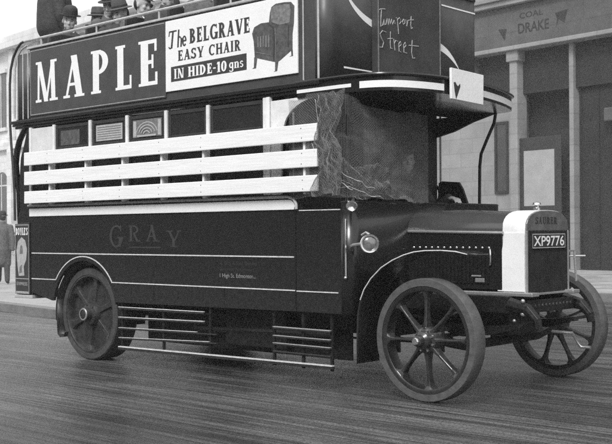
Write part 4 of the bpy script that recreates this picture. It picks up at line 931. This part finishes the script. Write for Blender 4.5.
# local frame of a building: x = along facade (u), y = into building (-> away from street), z up
rb = thing('stone_building', 'sooty stone building with a broad fascia and a framed white poster across the street', 'building', (O.x, O.y, .11), rz)
MB().box(-9.0, -2.55, .0, 9, 0, 4.9).build('pale_wall', 'stone_pale', rb)
MB().box(-9.0, 52, .12, 9.05, 4.9, 15).build('upper_wall', 'brick_dark', rb)  # walls and fascia extended out of view to block the bright horizon's reflection
MB().box(-2.55, 52, .7, 9.1, 0, 4.9).build('recessed_wall', 'stone_mid', rb)
MB().box(-2.2, -.75, .55, .699, 1.3, 3.85).build('recessed_wall', 'frame_dark', rb)
MB().box(-2.55, -2.28, -.16, .3, 0, 6.1).box(-2.62, -2.21, -.22, .3, 0, .5).box(-2.62, -2.21, -.22, .3, 5.8, 6.2).build('pilaster', 'stone_pale', rb, bevel=.03)
MB().box(-.66, -.52, .0, .7, 0, 6.2).build('pilaster', 'stone_pale', rb, bevel=.02)
MB().box(-.5, 52, .25, .69, .0, 6.2).build('shutter_wall', 'brick_dark', rb)
for k in range(24): pass
f = MB().box(-3.85, 52, -.25, .3, 6.2, 7.35).build('fascia', 'stone_fascia', rb, bevel=.02)
MB().box(-3.95, 52, -.42, .3, 7.35, 7.5).box(-3.98, 52, -.5, .3, 7.5, 7.66).box(-3.9, 52, -.32, .3, 6.1, 6.22).build('cornice', 'stone_pale', rb, bevel=.02)
MB().box(-4.25, -3.85, -.35, .3, 5.6, 7.7).ball((-4.05, -.2, 5.55), .22).box(-4.2, -3.9, -.4, .3, 7.4, 7.66).build('console_bracket', 'stone_fascia', rb, bevel=.03)
MB().box(-3.7, 52, -.1, .15, 7.7, 9.6).build('upper_fascia', 'stone_fascia', rb)
for k in range(5): MB().lathe([(.12, -.3), (.2, -.28), (.2, -.2), (.1, -.19)], -3.4+1.9*k, .1, 8.3, 16, 'y').build('carved_boss', 'stone_pale', rb)
def loc_text(text, u0, z0, w, h, m, y=-.251):
    q = sans(text, (0, 0, 0), w, h, 'y', m, rb, bold=.02); q.location = (u0, y, z0); return q
loc_text('DRAKE', -2.15, 6.52, 1.05, .28, 'stone_mid'); loc_text('COAL', -2.1, 6.93, .8, .16, 'stone_mid')
for _t in ([(-2.85, 6.75), (-2.55, 6.72), (-2.62, 6.4)], [(-.9, 6.9), (-.5, 6.95), (-.6, 6.6), (-.78, 6.72), (-.86, 6.55), (-.84, 6.75)]): flat([_t], -.253, 'painted_mark', 'stone_mid', rb)
MB().box(-3.13, -2.78, -.01, .05, 2.2, 4.1).build('window_pane', 'old_glass', MB().box(-3.2, -3.13, -.04, .05, 2.13, 4.17).box(-2.78, -2.71, -.04, .05, 2.13, 4.17).box(-3.13, -2.78, -.04, .05, 4.1, 4.17).box(-3.13, -2.78, -.06, .05, 2.13, 2.2).build('window', 'stone_mid', rb))
po = MB().box(-2.36, -.88, -.06, -.02, 1.5, 3.65).build('poster_frame', 'frame_dark', rb, bevel=.02)
MB().box(-2.13, -1.1, -.065, -.061, 1.75, 3.28).build('poster', 'poster', po)
MB().tube([(-1.6, .1, .0), (-1.6, .05, 1.5)], .04).tube([(-2.3, .0, 1.6), (-2.3, .6, 1.6)], .03).tube([(-.95, .0, 1.6), (-.95, .6, 1.6)], .03).build('poster_stand', 'frame_dark', po)
MB().box(.45, .75, -.05, .24, 3.9, 4.25).build('wall_lamp_box', 'stone_fascia', rb, bevel=.03)
# vertical boarding on the shutter wall
m = MB()
for k in range(30): m.box(-.45+.55*k, -.42+.55*k, .22, .249, .1, 6.0)
m.build('boarding_strip', 'brick_dark', rb)
for k in range(16):
    w = MB().box(-7.5+3.6*k, -5.9+3.6*k, .08, .14, 9.9, 12.6).build('window', 'stone_fascia', rb)
    MB().box(-7.35+3.6*k, -6.05+3.6*k, .06, .079, 10.05, 12.45).build('window_pane', 'old_glass', w)
# left building far along the street
lb = thing('pale_building', 'pale misty stone building with arched ground floor far behind the bus', 'building', (O.x+ux.x*-34, O.y+ux.y*-34, .11), rz)
LBW = 'stone_left'
m = MB().box(-12, 14, 0, 10, 0, 10.5)
m.build('facade', LBW, lb)
MB().box(-12.2, 14.2, -.5, 10.2, 10.5, 11.1).box(-12.1, 14.1, -.25, .0, 5.4, 5.8).build('cornice', LBW, lb, bevel=.03)
for k in range(9):
    x = -10.5+2.8*k
    MB().box(x+1.15, x+1.65, -.3, .0, 0, 5.4).box(x+1.15, x+1.65, -.18, 0, 5.8, 10.5).build('pilaster', LBW, lb, bevel=.03)
    arc = [(x-.7, .9), (x+.7, .9)]+[(x+.7*math.cos(R(180*i/12)), 3.6+.7*math.sin(R(180*i/12))) for i in range(13)]
    w = MB().prism(arc, -.03, -.01).build('arched_window', 'old_glass', lb)
    MB().box(x-.03, x+.03, -.06, -.031, .9, 4.2).box(x-.7, x+.7, -.06, -.031, 3.55, 3.62).build('window_bar', LBW, w)
    w = MB().box(x-.55, x+.55, -.03, -.01, 6.6, 9.4).build('window', 'old_glass', lb)
    MB().box(x-.03, x+.03, -.06, -.031, 6.6, 9.4).box(x-.7, x+.7, -.14, -.0, 6.4, 6.58).box(x-.7, x+.7, -.14, 0, 9.41, 9.6).build('window_frame', LBW, w)
# middle building (seen in slivers behind passengers)
mbd = thing('plain_building', 'plain grey building standing between the arched one and the fascia', 'building', (O.x+ux.x*-15, O.y+ux.y*-15, .11), rz)
MB().box(-4.8, 5.6, 0, 9, 0, 8.4).build('facade', 'stone_left', mbd)
MB().box(-4.9, 5.7, -.3, 9.1, 8.4, 8.8).build('cornice', 'stone_left', mbd, bevel=.03)
for k in range(4):
    for z in (1.0, 5.0):
        w = MB().box(-4+2.6*k, -2.9+2.6*k, -.03, -.01, z, z+2.2).build('window', 'old_glass', mbd)
        MB().box(-3.48+2.6*k, -3.42+2.6*k, -.06, -.031, z, z+2.2).box(-4.1+2.6*k, -2.8+2.6*k, -.14, 0, z-.18, z-.02).build('window_frame', 'stone_left', w)
tb = thing('unseen_brick_terrace', 'soot-dark brick terrace added unseen opposite the bus to darken its reflections', 'building', (0, -19, 0), 0)  # unseen row added to block sky and darken reflections in paint and road
MB().box(-45, 40, -8, 0, 0, 9.5).build('facade', 'brick_dark', tb)
MB().box(-45.2, 40.2, -8.2, .25, 9.5, 9.9).box(-45, 40, .0, .12, 3.6, 4.1).build('cornice', 'stone_pale', tb)
for k in range(24):
    x = -43+3.5*k
    for z, h_ in ((.9, 2.3), (4.9, 1.9), (7.3, 1.5)):
        w = MB().box(x, x+1.5, .005, .03, z, z+h_).build('window', 'glass', tb)
        MB().box(x-.12, x+1.62, .0, .09, z-.18, z-.02).box(x-.1, x, .0, .07, z, z+h_).box(x+1.5, x+1.6, 0, .07, z, z+h_).box(x, x+1.5, .031, .06, z+h_/2-.03, z+h_/2+.03).build('window_frame', 'cream', w)
# railing along the pavement at left
rl = thing('street_railing', 'low pale street railing on the far pavement behind the pedestrian', 'railing', (-24, 12, .11), R(-7))
m = MB()
for k in range(12): m.tube([(-9+1.5*k, 0, 0), (-9+1.5*k, 0, 1.1)], .03, 6)
m.build('railing_posts', 'stone_fascia', rl); MB().tube([(-9, 0, 1.1), (7.5, 0, 1.1)], .03, 6).build('top_rail', 'stone_fascia', rl); MB().tube([(-9, 0, .6), (7.5, 0, .6)], .025, 6).build('mid_rail', 'stone_fascia', rl)
# haze
HZ = 0.002
if HZ:
    hm = bpy.data.materials.new('haze'); hm.use_nodes = True; nt = hm.node_tree; nt.nodes.clear()
    o_ = nt.nodes.new('ShaderNodeOutputMaterial'); v_ = nt.nodes.new('ShaderNodeVolumePrincipled')
    v_.inputs['Color'].default_value = (.9, .9, .9, 1); v_.inputs['Density'].default_value = HZ
    nt.links.new(v_.outputs[0], o_.inputs['Volume'])
    struct(MB().box(-135, 135, -135, 135, -1.3, 16.5).build('haze', hm), 'stuff')
# ================================================================== LIGHT
w = bpy.data.worlds.new('World'); S.world = w; w.use_nodes = True
nt = w.node_tree; bg = nt.nodes['Background']
sky = nt.nodes.new('ShaderNodeTexSky'); sky.sky_type = 'NISHITA'; sky.sun_disc = False
ELEV, ROT = 42, 0
sun_from = Vector((.3, -.72, .8)).normalized()
sky.sun_elevation = math.asin(sun_from.z); sky.sun_rotation = math.atan2(sun_from.x, sun_from.y)
sky.dust_density = 5; sky.air_density = 1.2; sky.ozone_density = 1
bw = nt.nodes.new('ShaderNodeRGBToBW'); nt.links.new(sky.outputs[0], bw.inputs[0]); 
# overcast: grey cloud layer with faint structure laid over the sky
wtc = nt.nodes.new('ShaderNodeTexCoord'); wn = nt.nodes.new('ShaderNodeTexNoise'); wn.inputs['Scale'].default_value = 2.2; wn.inputs['Detail'].default_value = 5
nt.links.new(wtc.outputs['Generated'], wn.inputs['Vector'])
wr = nt.nodes.new('ShaderNodeMapRange'); wr.inputs[1].default_value = .3; wr.inputs[2].default_value = .7; wr.inputs[3].default_value = 4.2; wr.inputs[4].default_value = 5.4
nt.links.new(wn.outputs['Fac'], wr.inputs[0])
wm = nt.nodes.new('ShaderNodeMath'); wm.operation = 'MULTIPLY_ADD'; wm.inputs[1].default_value = .4
nt.links.new(bw.outputs[0], wm.inputs[0]); nt.links.new(wr.outputs[0], wm.inputs[2]); nt.links.new(wm.outputs[0], bg.inputs['Color'])
bg.inputs['Strength'].default_value = .12
sl = bpy.data.lights.new('sun', 'SUN'); sl.energy = 1.3; sl.angle = R(18); sl.color = (1, 1, 1)
so = bpy.data.objects.new('sun', sl); C.objects.link(so); so.rotation_euler = sun_from.to_track_quat('Z', 'Y').to_euler()
# ================================================================== CAMERA
cam = bpy.data.cameras.new('camera'); co = bpy.data.objects.new('camera', cam); C.objects.link(co); S.camera = co
yaw, pit, rol = R(132.702), R(.042), R(-.391)
fw = Vector((math.cos(yaw)*math.cos(pit), math.sin(yaw)*math.cos(pit), math.sin(pit)))
rt = Vector((math.sin(yaw), -math.cos(yaw), 0)); up = rt.cross(fw)
r2 = rt*math.cos(rol)+up*math.sin(rol); u2 = -rt*math.sin(rol)+up*math.cos(rol)
co.matrix_world = Matrix(((r2.x, u2.x, -fw.x, 4.384), (r2.y, u2.y, -fw.y, -5.914), (r2.z, u2.z, -fw.z, 1.187), (0, 0, 0, 1)))
cam.sensor_fit = 'HORIZONTAL'; cam.sensor_width = 36; cam.lens = 36*1067.39/612
cam.shift_x = (306-307.53)/612; cam.shift_y = (231.1-222)/612
cam.clip_start = .1; cam.clip_end = 2000
cam.dof.use_dof = True; cam.dof.focus_distance = 8.2; cam.dof.aperture_fstop = 9.0
vs = S.view_settings; vs.view_transform = 'Standard'; vs.look = 'None'; vs.gamma = 1; vs.exposure = .78; vs.use_curve_mapping = False
# everything above is drawn at 10/11 size: bring the place to life size
KS = 1.1
for o in list(S.objects):
    if o.parent is None:
        if o.type == 'CAMERA':
            mw = o.matrix_world.copy(); mw.translation *= KS; o.matrix_world = mw
        else: o.location *= KS; o.scale = o.scale*KS
cam.dof.focus_distance *= KS
S.cycles.volume_step_rate = 4; S.cycles.max_bounces = 8; S.cycles.use_denoising = False
